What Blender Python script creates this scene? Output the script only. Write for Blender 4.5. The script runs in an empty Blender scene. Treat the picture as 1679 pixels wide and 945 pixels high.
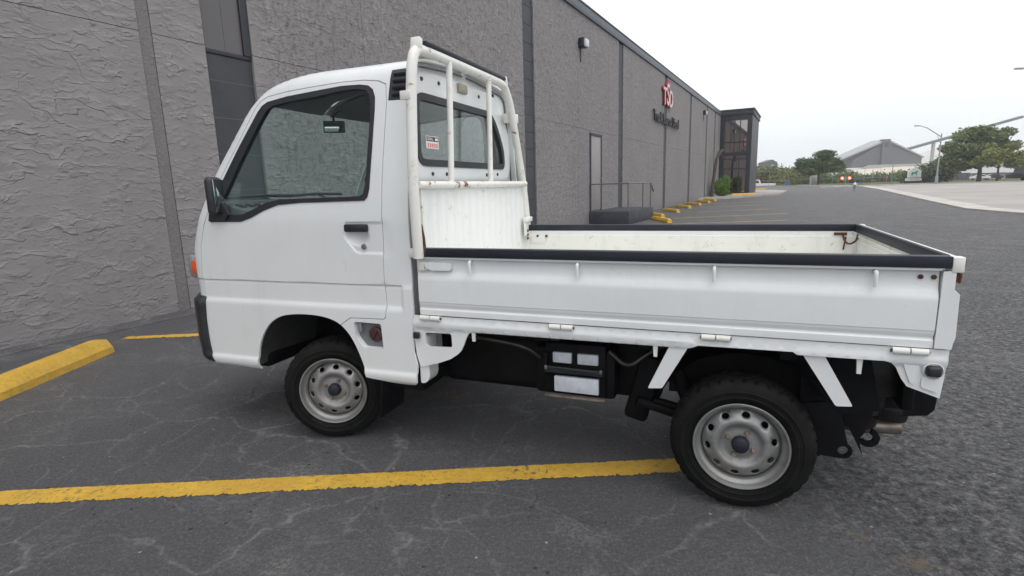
import bpy, bmesh, math, random
import numpy as np
from mathutils import Vector, Matrix, geometry
random.seed(7); rng = np.random.default_rng(7)
D = bpy.data; SC = bpy.context.scene; COL = SC.collection

# ------------------------------------------------------------------ camera
CAM_H, PITCH, ROLL = 1.2486, 0.1859, -0.0306
cam = D.objects.new('camera', D.cameras.new('camera')); COL.objects.link(cam)
cam.data.sensor_width = 36; cam.data.lens = 36 * 886.79 / 1679
cam.data.clip_start = .05; cam.data.clip_end = 3000
fwd = Vector((0, math.cos(PITCH), -math.sin(PITCH))); up0 = Vector((0, math.sin(PITCH), math.cos(PITCH))); rt0 = Vector((1, 0, 0))
rt = rt0 * math.cos(ROLL) + up0 * math.sin(ROLL); up = -rt0 * math.sin(ROLL) + up0 * math.cos(ROLL)
cam.matrix_world = Matrix(((rt.x, up.x, -fwd.x, 0), (rt.y, up.y, -fwd.y, 0), (rt.z, up.z, -fwd.z, CAM_H), (0, 0, 0, 1)))
SC.camera = cam
# ------------------------------------------------------------------ light
SUN_EL, SUN_AZ = math.radians(62), math.radians(150)     # azimuth from +y towards +x
W = D.worlds.new('World'); SC.world = W; W.use_nodes = True
n = W.node_tree.nodes; l = W.node_tree.links; n.clear()
wo = n.new('ShaderNodeOutputWorld'); bg = n.new('ShaderNodeBackground'); bg.inputs[1].default_value = 0.1
sky = n.new('ShaderNodeTexSky'); sky.sky_type = 'NISHITA'; sky.sun_disc = False
sky.sun_elevation = SUN_EL; sky.sun_rotation = SUN_AZ; sky.air_density = 1.5; sky.dust_density = 4
tc = n.new('ShaderNodeTexCoord'); sep = n.new('ShaderNodeSeparateXYZ'); l.new(tc.outputs['Generated'], sep.inputs[0])
cr = n.new('ShaderNodeValToRGB'); l.new(sep.outputs[2], cr.inputs[0])
e = cr.color_ramp.elements; e[0].position = 0.0; e[0].color = (.70, .74, .775, 1); e[1].position = 1.0; e[1].color = (1.0, 1.0, 1.0, 1)
k = e.new(.12); k.color = (.80, .835, .865, 1); k = e.new(.4); k.color = (.98, .99, 1.0, 1)
nz = n.new('ShaderNodeTexNoise'); nz.inputs['Scale'].default_value = 1.6; nz.inputs['Detail'].default_value = 5
mpn = n.new('ShaderNodeMapping'); mpn.inputs['Scale'].default_value = (1, 1, 3); l.new(tc.outputs['Generated'], mpn.inputs[0]); l.new(mpn.outputs[0], nz.inputs[0])
mr = n.new('ShaderNodeMapRange'); l.new(nz.outputs[0], mr.inputs[0]); mr.inputs[1].default_value = .3; mr.inputs[2].default_value = .7; mr.inputs[3].default_value = 10.2; mr.inputs[4].default_value = 12.2
ml = n.new('ShaderNodeVectorMath'); ml.operation = 'SCALE'; l.new(cr.outputs[0], ml.inputs[0]); l.new(mr.outputs[0], ml.inputs['Scale'])
hs = n.new('ShaderNodeHueSaturation'); hs.inputs['Saturation'].default_value = .35; l.new(sky.outputs[0], hs.inputs['Color'])
mx = n.new('ShaderNodeMix'); mx.data_type = 'RGBA'; mx.inputs[0].default_value = .9
l.new(hs.outputs[0], mx.inputs[6]); l.new(ml.outputs[0], mx.inputs[7]); l.new(mx.outputs[2], bg.inputs[0]); l.new(bg.outputs[0], wo.inputs[0])
sl = D.lights.new('sun', 'SUN'); sl.energy = .6; sl.angle = math.radians(40); sl.color = (1, .97, .93)
so = D.objects.new('sun', sl); COL.objects.link(so)
sd = Vector((math.sin(SUN_AZ) * math.cos(SUN_EL), math.cos(SUN_AZ) * math.cos(SUN_EL), math.sin(SUN_EL)))
so.rotation_euler = sd.to_track_quat('Z', 'Y').to_euler(); so.location = (0, 0, 20)
SC.view_settings.view_transform = 'Standard'; SC.view_settings.look = 'None'; SC.view_settings.gamma = 1
SC.view_settings.exposure = 0.36; SC.view_settings.use_curve_mapping = False
SC.cycles.max_bounces = 8; SC.cycles.volume_bounces = 2; SC.cycles.transparent_max_bounces = 16

# ------------------------------------------------------------------ materials
class NT:
    def __init__(s, name):
        s.m = D.materials.new(name); s.m.use_nodes = True; s.n = s.m.node_tree.nodes; s.l = s.m.node_tree.links
        s.p = s.n['Principled BSDF']; s.o = s.n['Material Output']; s._c = None
    def co(s, kind='Object'):
        if s._c is None: s._c = s.n.new('ShaderNodeTexCoord')
        return s._c.outputs[kind]
    def map(s, scale=(1, 1, 1), rot=(0, 0, 0), kind='Object', src=None):
        m = s.n.new('ShaderNodeMapping'); m.inputs['Scale'].default_value = scale; m.inputs['Rotation'].default_value = rot
        s.l.new(src or s.co(kind), m.inputs[0]); return m.outputs[0]
    def noise(s, scale, detail=3, rough=.5, dist=0, vec=None, typ=None):
        t = s.n.new('ShaderNodeTexNoise'); t.inputs['Scale'].default_value = scale; t.inputs['Detail'].default_value = detail
        t.inputs['Roughness'].default_value = rough; t.inputs['Distortion'].default_value = dist
        s.l.new(vec or s.co(), t.inputs['Vector']); return t.outputs[0]
    def vor(s, scale, feat='F1', vec=None, rand=1):
        t = s.n.new('ShaderNodeTexVoronoi'); t.feature = feat; t.inputs['Scale'].default_value = scale; t.inputs['Randomness'].default_value = rand
        s.l.new(vec or s.co(), t.inputs['Vector']); return t.outputs['Distance']
    def mr(s, x, a, b, c=0., d=1., smooth=False):
        m = s.n.new('ShaderNodeMapRange'); m.inputs[1].default_value = a; m.inputs[2].default_value = b; m.inputs[3].default_value = c; m.inputs[4].default_value = d
        if smooth: m.interpolation_type = 'SMOOTHSTEP'
        s.l.new(x, m.inputs[0]); return m.outputs[0]
    def math(s, op, a, b=None, clamp=False):
        m = s.n.new('ShaderNodeMath'); m.operation = op; m.use_clamp = clamp
        for i, v in enumerate((a, b)):
            if v is None: continue
            if isinstance(v, (int, float)): m.inputs[i].default_value = v
            else: s.l.new(v, m.inputs[i])
        return m.outputs[0]
    def mix(s, f, a, b):
        m = s.n.new('ShaderNodeMix'); m.data_type = 'RGBA'
        for i, v in ((0, f), (6, a), (7, b)):
            if isinstance(v, (int, float)): m.inputs[i].default_value = v
            elif isinstance(v, tuple): m.inputs[i].default_value = (*v, 1)
            else: s.l.new(v, m.inputs[i])
        return m.outputs[2]
    def bump(s, h, strength=.5, dist=.01, prev=None):
        b = s.n.new('ShaderNodeBump'); b.inputs['Strength'].default_value = strength; b.inputs['Distance'].default_value = dist
        s.l.new(h, b.inputs['Height'])
        if prev: s.l.new(prev, b.inputs['Normal'])
        return b.outputs[0]
    def set(s, **k):
        for a, v in k.items():
            i = s.p.inputs[a.replace('_', ' ')]
            if isinstance(v, (int, float)): i.default_value = v
            elif isinstance(v, tuple): i.default_value = (*v, 1) if len(v) == 3 else v
            else: s.l.new(v, i)
        return s.m

def simple(name, col, rough=.5, metal=0., var=.12, vs=6., spec=.5, bump=0., bs=60., **k):
    t = NT(name); nn = t.noise(vs, 4, .6)
    c = t.mix(t.mr(nn, .3, .7), tuple(x * (1 - var) for x in col), tuple(min(1, x * (1 + var)) for x in col))
    kw = dict(Base_Color=c, Roughness=rough, Metallic=metal, Specular_IOR_Level=spec)
    if bump: kw['Normal'] = t.bump(t.noise(bs, 4), bump, .005)
    kw.update(k); return t.set(**kw)

def paint(name, rust=0.0, col=(.785, .81, .82), rough=.32, dirt=.3):
    t = NT(name)
    g = t.mr(t.noise(2.2, 5, .6), .35, .75)
    c = t.mix(g, col, tuple(x * .93 for x in col))
    # dirt film that thickens in streaks
    d = t.mr(t.noise(1.0, 6, .7, 0, t.map((14, 14, 2.2))), .52, .8, 0, dirt * .45)
    c = t.mix(d, c, (.50, .48, .42))
    if rust > 0:
        r = t.mr(t.noise(17, 7, .72, .4), .70 - .13 * rust, .73 - .12 * rust)
        r2 = t.mr(t.noise(17, 7, .72, .4), .60 - .13 * rust, .72 - .12 * rust, 0, .35)
        c = t.mix(r2, c, (.55, .40, .24)); c = t.mix(r, c, (.16, .055, .02))
    sp = t.mr(t.noise(130, 2), .72, .76, 0, .35); c = t.mix(sp, c, (.35, .31, .26))
    rr = t.mr(t.noise(5, 4), .3, .7, rough - .06, rough + .14)
    return t.set(Base_Color=c, Roughness=rr, Coat_Weight=.25, Coat_Roughness=.12, Normal=t.bump(t.noise(3, 2), .06, .01))

M = {}
M['paint'] = paint('white_car_paint'); M['rack'] = paint('white_paint_with_rust', .45, (.80, .80, .77), .45, .7)
M['rackrust'] = paint('rusty_white_paint', .95, (.80, .80, .77), .45, .7)
M['headb'] = paint('headboard_white_paint', .2, (.81, .83, .825), .5, .35)
M['bed'] = paint('bed_white_paint', .35, (.80, .805, .76), .5, .9)
M['black'] = simple('black_plastic', (.022, .024, .028), .42, 0, .25, 12)
M['trim'] = simple('black_rubber_trim', (.017, .020, .031), .55, 0, .2, 5, .35)
M['seal'] = simple('window_rubber', (.018, .019, .024), .5, 0, .2, 20)
M['under'] = simple('underbody_black', (.005, .005, .0065), .6, 0, .6, 9, .18, .4, 40)
M['liner'] = simple('wheel_liner_grey', (.045, .045, .047), .8, 0, .35, 7, .3, .3, 30)
M['interior'] = simple('interior_grey', (.16, .17, .18), .75, 0, .1, 10)
M['intdark'] = simple('interior_dark', (.03, .032, .035), .8, 0, .1, 10)
M['seatf'] = simple('seat_fabric', (.07, .075, .09), .9, 0, .2, 60)
M['steel'] = simple('bare_steel', (.35, .34, .33), .38, .9, .3, 25)
M['imirror'] = simple('interior_mirror_glass', (.75, .74, .73), .05, 1., .02, 3)
M['chrome'] = simple('mirror_silver', (.52, .58, .57), .04, 1., .01, 3)
M['rustc'] = simple('rusty_iron', (.10, .042, .02), .85, .1, .5, 40)
M['exh'] = simple('exhaust_metal', (.28, .24, .20), .45, .8, .4, 20)
M['plastic_white'] = simple('translucent_white_plastic', (.62, .65, .72), .45, 0, .12, 30)
M['orange'] = simple('orange_lens', (.75, .10, .02), .18, 0, .08, 30)
M['redcap'] = simple('dark_red_cap', (.07, .028, .03), .5, 0, .3, 30)
M['beige'] = simple('aged_lens', (.33, .31, .24), .4, 0, .3, 40)
M['whitep'] = simple('sticker_white', (.82, .82, .8), .4, 0, .03, 30)
M['redp'] = simple('sticker_red', (.70, .05, .06), .4, 0, .05, 30)
M['engine'] = simple('oily_engine_metal', (.022, .021, .021), .38, .2, .7, 14, .5, .5, 30)
def rim_mat():
    t = NT('silver_wheel_paint'); nn = t.noise(7, 5, .6)
    c = t.mix(t.mr(nn, .3, .75), (.36, .365, .37), (.245, .24, .23))
    r = t.mr(t.noise(22, 6, .7), .58, .76, 0, .6); c = t.mix(r, c, (.13, .105, .09))
    return t.set(Base_Color=c, Metallic=.55, Roughness=t.mr(nn, .2, .8, .32, .5), Normal=t.bump(t.noise(80, 3), .12, .003))
M['rim'] = rim_mat()
M['rimbrown'] = simple('brown_brake_dust_paint', (.22, .18, .15), .5, .3, .45, 22)
def tyre_mat():
    t = NT('tyre_rubber'); nn = t.noise(9, 5, .65)
    c = t.mix(t.mr(nn, .35, .75), (.006, .0063, .0068), (.016, .0155, .015))
    return t.set(Base_Color=c, Roughness=.7, Specular_IOR_Level=.14, Normal=t.bump(t.noise(120, 3), .25, .003))
M['tyre'] = tyre_mat()
def glass(name, tint, f0=.03, rough=0.0, spec=(1., 1., 1.)):
    t = NT(name); t.n.remove(t.p)
    tr = t.n.new('ShaderNodeBsdfTransparent'); tr.inputs[0].default_value = (*tint, 1)
    gl = t.n.new('ShaderNodeBsdfGlossy'); gl.inputs['Roughness'].default_value = rough; gl.inputs['Color'].default_value = (*spec, 1)
    lw = t.n.new('ShaderNodeLayerWeight'); lw.inputs[0].default_value = .5
    fr = t.n.new('ShaderNodeMapRange'); fr.inputs[3].default_value = f0; fr.inputs[4].default_value = 1.; t.l.new(t.math('POWER', t.math('MULTIPLY', lw.outputs['Facing'], 1.0), 5.), fr.inputs[0])
    df = t.n.new('ShaderNodeBsdfDiffuse'); df.inputs[0].default_value = (.5, .52, .5, 1)     # dust film
    m0 = t.n.new('ShaderNodeMixShader'); t.l.new(t.mr(t.noise(3, 5, .6),   .4, .8, .003, .022), m0.inputs[0]); t.l.new(tr.outputs[0], m0.inputs[1]); t.l.new(df.outputs[0], m0.inputs[2])
    m = t.n.new('ShaderNodeMixShader'); t.l.new(fr.outputs[0], m.inputs[0]); t.l.new(m0.outputs[0], m.inputs[1]); t.l.new(gl.outputs[0], m.inputs[2])
    t.l.new(m.outputs[0], t.o.inputs[0]); return t.m
M['glass'] = glass('green_tinted_glass', (.90, .955, .94))
M['darkglass'] = glass('bronze_glass', (.30, .26, .25), .45, 0., (.78, .68, .66))

def stucco(name, col, band=False):
    t = NT(name)
    sx = t.n.new('ShaderNodeSeparateXYZ'); t.l.new(t.co(), sx.inputs[0]); Z = sx.outputs[2]
    def lips(k, sc, amp, msc, lo, hi, w, off, det=2.):
        """trowelled plates whose lower edges end in a small shelf; each layer broken up by its own mask"""
        v = t.map((sc, sc, sc * 1.5), (off, off * 1.7, off * .6))
        u = t.math('ADD', t.math('MULTIPLY', Z, -k), t.math('MULTIPLY', t.noise(1.0, det, .55, .15, v), amp))
        fr = t.math('FRACT', u); up = t.math('POWER', t.mr(fr, 0, 1 - w), 1.8); dn = t.mr(fr, 1 - w, 1, 1, 0, True)
        m = t.mr(t.noise(1.0, 3.0, .6, .3, t.map((msc * .8, msc * .8, msc * 1.6), (off * 2, off, 1))), lo, hi, 0, 1, True)
        return t.math('MULTIPLY', t.math('MULTIPLY', up, dn), m)
    H = t.math('ADD', t.math('MULTIPLY', lips(3.6, 2.3, 4.2, 3.2, .47, .60, .045, .3), 1.0), t.math('MULTIPLY', lips(6.5, 4.2, 4.5, 5.0, .46, .60, .07, 1.1), .62))
    H = t.math('ADD', H, t.math('MULTIPLY', lips(11, 7.5, 4.0, 7.5, .47, .60, .10, 2.3), .36))
    fine = t.noise(30, 5, .7); grit = t.noise(150, 3, .7)
    if band: H = t.noise(26, 5, .8, .8)
    nr = t.bump(grit, .4, .005, t.bump(fine, .35, .010, t.bump(H, 1.0, .0105 if not band else .02)))
    g = t.mr(t.noise(.55, 6, .62), .3, .72)
    c = t.mix(g, tuple(x * 1.05 for x in col), tuple(x * .86 for x in col))
    st = t.mr(t.noise(1.0, 5, .6, 0, t.map((5, 5, .5))), .5, .78, 0, .3); c = t.mix(st, c, tuple(x * .72 for x in col))
    ed = t.mr(H, -.9, -.6, .0, .0) if band else t.mr(H, .75, 1.1, 0, .22)
    c = t.mix(ed, c, tuple(min(1, x * 1.5) for x in col))
    # darker, uneven band low on the wall
    z = t.n.new('ShaderNodeSeparateXYZ'); t.l.new(t.co(), z.inputs[0])
    gr = t.mr(t.math('ADD', z.outputs[2], t.math('MULTIPLY', t.noise(3, 5, .7), .5)), .25, .75, .4, 0, True)
    c = t.mix(gr, c, tuple(x * .66 for x in col))
    c = t.mix(t.mr(grit, .64, .8, 0, .35), c, tuple(x * .45 for x in col))
    rough_part = t.mr(sx.outputs[0], 4.62, 4.9)          # panels past the narrow window: coarser finish, relief's light and shade painted as specks
    c = t.mix(t.math('MULTIPLY', t.mr(t.noise(1.0, 6, .85, .2, t.map((15, 15, 8))), .49, .60, 0, .75), rough_part), c, tuple(x * .45 for x in col))
    c = t.mix(t.math('MULTIPLY', t.mr(t.noise(1.0, 5, .8, .2, t.map((7, 7, 4), (0, 0, 1))), .42, .32, 0, .5), rough_part), c, tuple(x * 1.5 for x in col))
    return t.set(Base_Color=c, Roughness=.86, Specular_IOR_Level=.3, Normal=nr)
WALLC = (.262, .249, .252)
M['stucco'] = stucco('trowelled_grey_stucco', WALLC); M['stuccoband'] = stucco('rough_stucco_joint', tuple(x * .9 for x in WALLC), True)
M['cmu'] = simple('dark_painted_block', (.052, .055, .064), .62, 0, .14, 3, .4, .25, 90)
M['mortar'] = simple('block_joint', (.12, .12, .125), .8)
M['fascia'] = simple('dark_metal_fascia', (.085, .095, .12), .5, .1, .08, 2)
M['fasciad'] = simple('dark_frame_metal', (.022, .025, .033), .5, .1, .2, 2)
M['doorgrey'] = simple('painted_steel_door', (.28, .265, .262), .55, 0, .06, 4)
M['winpanel'] = simple('brown_grey_window_panel', (.105, .098, .102), .35, 0, .06, 2)
M['platf'] = simple('dark_painted_concrete', (.05, .056, .07), .75, 0, .2, 5, .4, .3, 60)
M['conc'] = simple('concrete', (.36, .34, .32), .9, 0, .18, 1.5, .3, .3, 50)
M['galv'] = simple('grey_metal', (.30, .31, .33), .5, .4, .12, 10)
M['railm'] = simple('grey_railing_paint', (.16, .16, .17), .5, .2, .12, 10)

def yellow(name, wear, ground=(.07, .068, .066)):
    t = NT(name)
    c = t.mix(t.mr(t.noise(5, 6, .7), .3, .7), (.80, .50, .062), (.60, .345, .035))
    c = t.mix(t.mr(t.noise(38, 5, .75), .50, .68, 0, .55), c, (.42, .24, .035))
    w = t.mr(t.noise(34, 6, .8, .4), .60 - wear * .5, .64 - wear * .5); big = t.mr(t.noise(3.5, 5, .6), .42, .60, .12, 1)
    c = t.mix(t.math('MULTIPLY', t.math('MULTIPLY', w, big), .92), c, ground)
    pit = t.mr(t.vor(60), .10, .20, 1, 0); pit = t.math('MULTIPLY', pit, t.mr(t.noise(11, 3), .48, .58)); c = t.mix(t.math('MULTIPLY', pit, .85), c, tuple(x * .8 for x in ground))
    d = t.mr(t.noise(1.6, 6, .75), .45, .75, 0, .45); c = t.mix(d, c, (.36, .24, .07))
    return t.set(Base_Color=c, Roughness=.62, Normal=t.bump(t.noise(70, 5, .8), .8, .009))
M['yellow'] = yellow('yellow_road_paint', .10); M['yellowstop'] = yellow('yellow_concrete_paint', .03, (.30, .27, .23))
M['palepaint'] = yellow('faded_yellow_road_paint', .22)

def asphalt():
    t = NT('asphalt')
    P = t.co()
    warp = t.n.new('ShaderNodeTexNoise'); warp.inputs['Scale'].default_value = 1.3; warp.inputs['Detail'].default_value = 5; t.l.new(P, warp.inputs[0])
    va = t.n.new('ShaderNodeVectorMath'); va.operation = 'MULTIPLY_ADD'; t.l.new(warp.outputs['Color'], va.inputs[0]); va.inputs[1].default_value = (.9, .9, 0); t.l.new(P, va.inputs[2])
    big = t.noise(.35, 6, .6); med = t.noise(2.2, 6, .65)
    sp = t.n.new('ShaderNodeSeparateXYZ'); t.l.new(P, sp.inputs[0])
    # the coarser old surface lies to the right of (and beyond) the sealed bay
    edge = t.math('ADD', t.math('ADD', sp.outputs[0], t.math('MULTIPLY', sp.outputs[1], -.12)), t.math('MULTIPLY', t.noise(1.1, 4, .6), .8))
    coarse = t.mr(edge, 1.0, 1.7, 0, 1, True)
    c = t.mix(t.mr(big, .3, .7), (.088, .089, .097), (.068, .068, .074))
    c = t.mix(t.mr(med, .45, .75, 0, .6), c, (.112, .112, .118))
    c = t.mix(t.mr(t.noise(.8, 5, .7), .52, .8, 0, .55), c, (.048, .049, .054))
    # aggregate: fine in the sealed bay, pitted in the coarse part
    agg = t.vor(130); a2 = t.noise(62, 6, .88); a3 = t.noise(150, 4, .85); pit = t.noise(24, 6, .82)
    c = t.mix(t.mr(agg, .1, .45, .7, 0), c, (.15, .148, .15))
    amt = t.mr(coarse, 0, 1, .55, 1)
    c = t.mix(t.math('MULTIPLY', t.mr(a2, .53, .60, 0, .9), amt), c, (.026, .026, .030))
    c = t.mix(t.math('MULTIPLY', t.mr(a2, .46, .38, 0, .8), amt), c, (.27, .265, .26))
    c = t.mix(t.mr(a3, .60, .70, 0, .6), c, (.27, .26, .25))
    c = t.mix(t.math('MULTIPLY', t.mr(pit, .51, .57, 0, .95), coarse), c, (.022, .022, .025))
    c = t.mix(t.math('MULTIPLY', t.mr(pit, .46, .38, 0, .8), coarse), c, (.27, .265, .265))
    # pale web of old cracks filled with sealer and dust
    brk = t.mr(t.noise(26, 5, .75), .40, .58, 0, 1)
    e1 = t.vor(1.15, 'DISTANCE_TO_EDGE', va.outputs[0]); wv = t.mr(t.noise(6, 5, .7), .3, .7, .003, .022)
    k1 = t.math('SUBTRACT', 1., t.math('DIVIDE', e1, wv), True); k1 = t.math('MULTIPLY', k1, t.mr(t.noise(1.1, 4, .6), .36, .56, .05, .9))
    e2 = t.vor(3.1, 'DISTANCE_TO_EDGE', va.outputs[0]); k2 = t.math('SUBTRACT', 1., t.math('DIVIDE', e2, .035), True); k2 = t.math('MULTIPLY', k2, t.mr(t.noise(.9, 4, .6, 0, t.map((1, 1, 1), (0, 0, 1))), .45, .62, 0, .6))
    K = t.math('MULTIPLY', t.math('MAXIMUM', k1, k2), brk)
    c = t.mix(t.math('MULTIPLY', K, .8), c, (.30, .296, .298))
    e3 = t.vor(1.6, 'DISTANCE_TO_EDGE', t.map((1, 1, 1), (0, 0, .7), src=va.outputs[0])); k3 = t.math('SUBTRACT', 1., t.math('DIVIDE', e3, .006), True); k3 = t.math('MULTIPLY', k3, t.mr(t.noise(.8, 4, .6), .54, .62, 0, .7)); k3 = t.math('MULTIPLY', k3, t.mr(t.noise(9, 4), .42, .52))
    c = t.mix(k3, c, (.022, .022, .024))
    # worn pale patches, brown scabs, grit and leaves
    pw = t.math('MULTIPLY', t.mr(t.noise(1.6, 6, .75), .53, .66), t.mr(t.noise(60, 5, .85), .46, .56)); c = t.mix(t.math('MULTIPLY', pw, .6), c, (.30, .29, .28))
    br = t.math('MULTIPLY', t.mr(t.noise(1.15, 7, .75, 0, t.map((1, 1, 1), (0, 0, 2.2))), .61, .66), t.mr(t.noise(30, 4, .8), .40, .55, .1, .8)); c = t.mix(br, c, (.20, .145, .10))
    gr = t.vor(9); g2 = t.mr(gr, .04, .055, 1, 0); c = t.mix(t.math('MULTIPLY', g2, t.mr(t.noise(4, 2), .46, .50)), c, (.42, .36, .28))
    d1 = t.vor(14, 'F1', t.map((1, 1, 1), (0, 0, .4))); c = t.mix(t.math('MULTIPLY', t.mr(d1, .09, .12, 1, 0), t.mr(t.noise(5, 2), .5, .54, 0, .9)), c, (.020, .020, .022))
    h = t.math('ADD', t.math('MULTIPLY', agg, -.35), t.math('MULTIPLY', a2, .75)); h = t.math('ADD', h, t.math('MULTIPLY', t.math('MULTIPLY', pit, coarse), -2.6)); h = t.math('ADD', h, t.math('MULTIPLY', K, -.2)); h = t.math('ADD', h, t.math('MULTIPLY', k3, -1.2))
    nr = t.bump(h, 1.0, .010, t.bump(med, .2, .03))
    return t.set(Base_Color=c, Roughness=t.mr(med, .3, .7, .58, .8), Specular_IOR_Level=.42, Normal=nr)
M['asphalt'] = asphalt()
M['road'] = simple('pale_concrete_road', (.34, .325, .31), .85, 0, .16, .25, .3)
M['kerb'] = simple('pale_kerb', (.47, .45, .42), .85, 0, .2, .8, .3)
M['grass'] = simple('dry_grass_ground', (.085, .095, .04), .95, 0, .4, .4, .2)
def leaf(name, a, b, c3=None):
    t = NT(name); g = t.n.new('ShaderNodeNewGeometry')
    c = t.mix(g.outputs['Random Per Island'], a, b)
    c = t.mix(t.mr(t.noise(.5, 3), .35, .65, 0, .7), c, c3 or tuple(x * .75 for x in a))
    return t.set(Base_Color=c, Roughness=.7, Specular_IOR_Level=.25)
M['leafd'] = leaf('dark_green_leaves', (.075, .12, .05), (.14, .19, .085))
M['leafg'] = leaf('mid_green_leaves', (.12, .165, .06), (.21, .26, .11))
M['leafy'] = leaf('yellow_green_leaves', (.17, .19, .05), (.28, .29, .10))
M['leafr'] = leaf('reddish_brown_leaves', (.13, .07, .05), (.19, .12, .08), (.10, .09, .05))
M['leafs'] = leaf('bright_green_leaves', (.09, .18, .03), (.18, .30, .06))
M['bark'] = simple('bark', (.07, .055, .045), .9, 0, .3, 8)
M['whgrey'] = simple('grey_sheet_metal', (.105, .108, .122), .6, .1, .06, .05)
M['whlight'] = simple('light_sheet_metal', (.34, .35, .36), .6, .1, .06, .05)
M['sand'] = simple('pale_sand', (.58, .52, .44), .95, 0, .08, .03)
M['dome'] = simple('pale_storage_dome', (.56, .54, .52), .9, 0, .05, .01)
M['blue'] = simple('blue_plastic', (.05, .10, .35), .5)
M['teal'] = simple('teal_sign_paint', (.02, .28, .26), .5, 0, .05, 9)
M['signwhite'] = simple('sign_white', (.74, .75, .75), .5, 0, .04, 3)
M['carwhite'] = simple('white_vehicle_paint', (.75, .75, .75), .3, 0, .03, 3); M['cardark'] = simple('dark_vehicle_paint', (.03, .03, .035), .3, 0, .1, 3)
M['letterblack'] = simple('black_letters', (.018, .018, .02), .5); M['logored'] = simple('logo_red', (.42, .025, .05), .5); M['logowhite'] = simple('logo_pinkish_white', (.70, .55, .57), .5)
t = NT('lit_red_lamp'); M['redlamp'] = t.set(Base_Color=(.8, .05, .03), Emission_Color=(1, .13, .08), Emission_Strength=3.0)
t = NT('lit_centre'); M['redhot'] = t.set(Base_Color=(.9, .5, .4), Emission_Color=(1, .75, .6), Emission_Strength=2.5)

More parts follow.
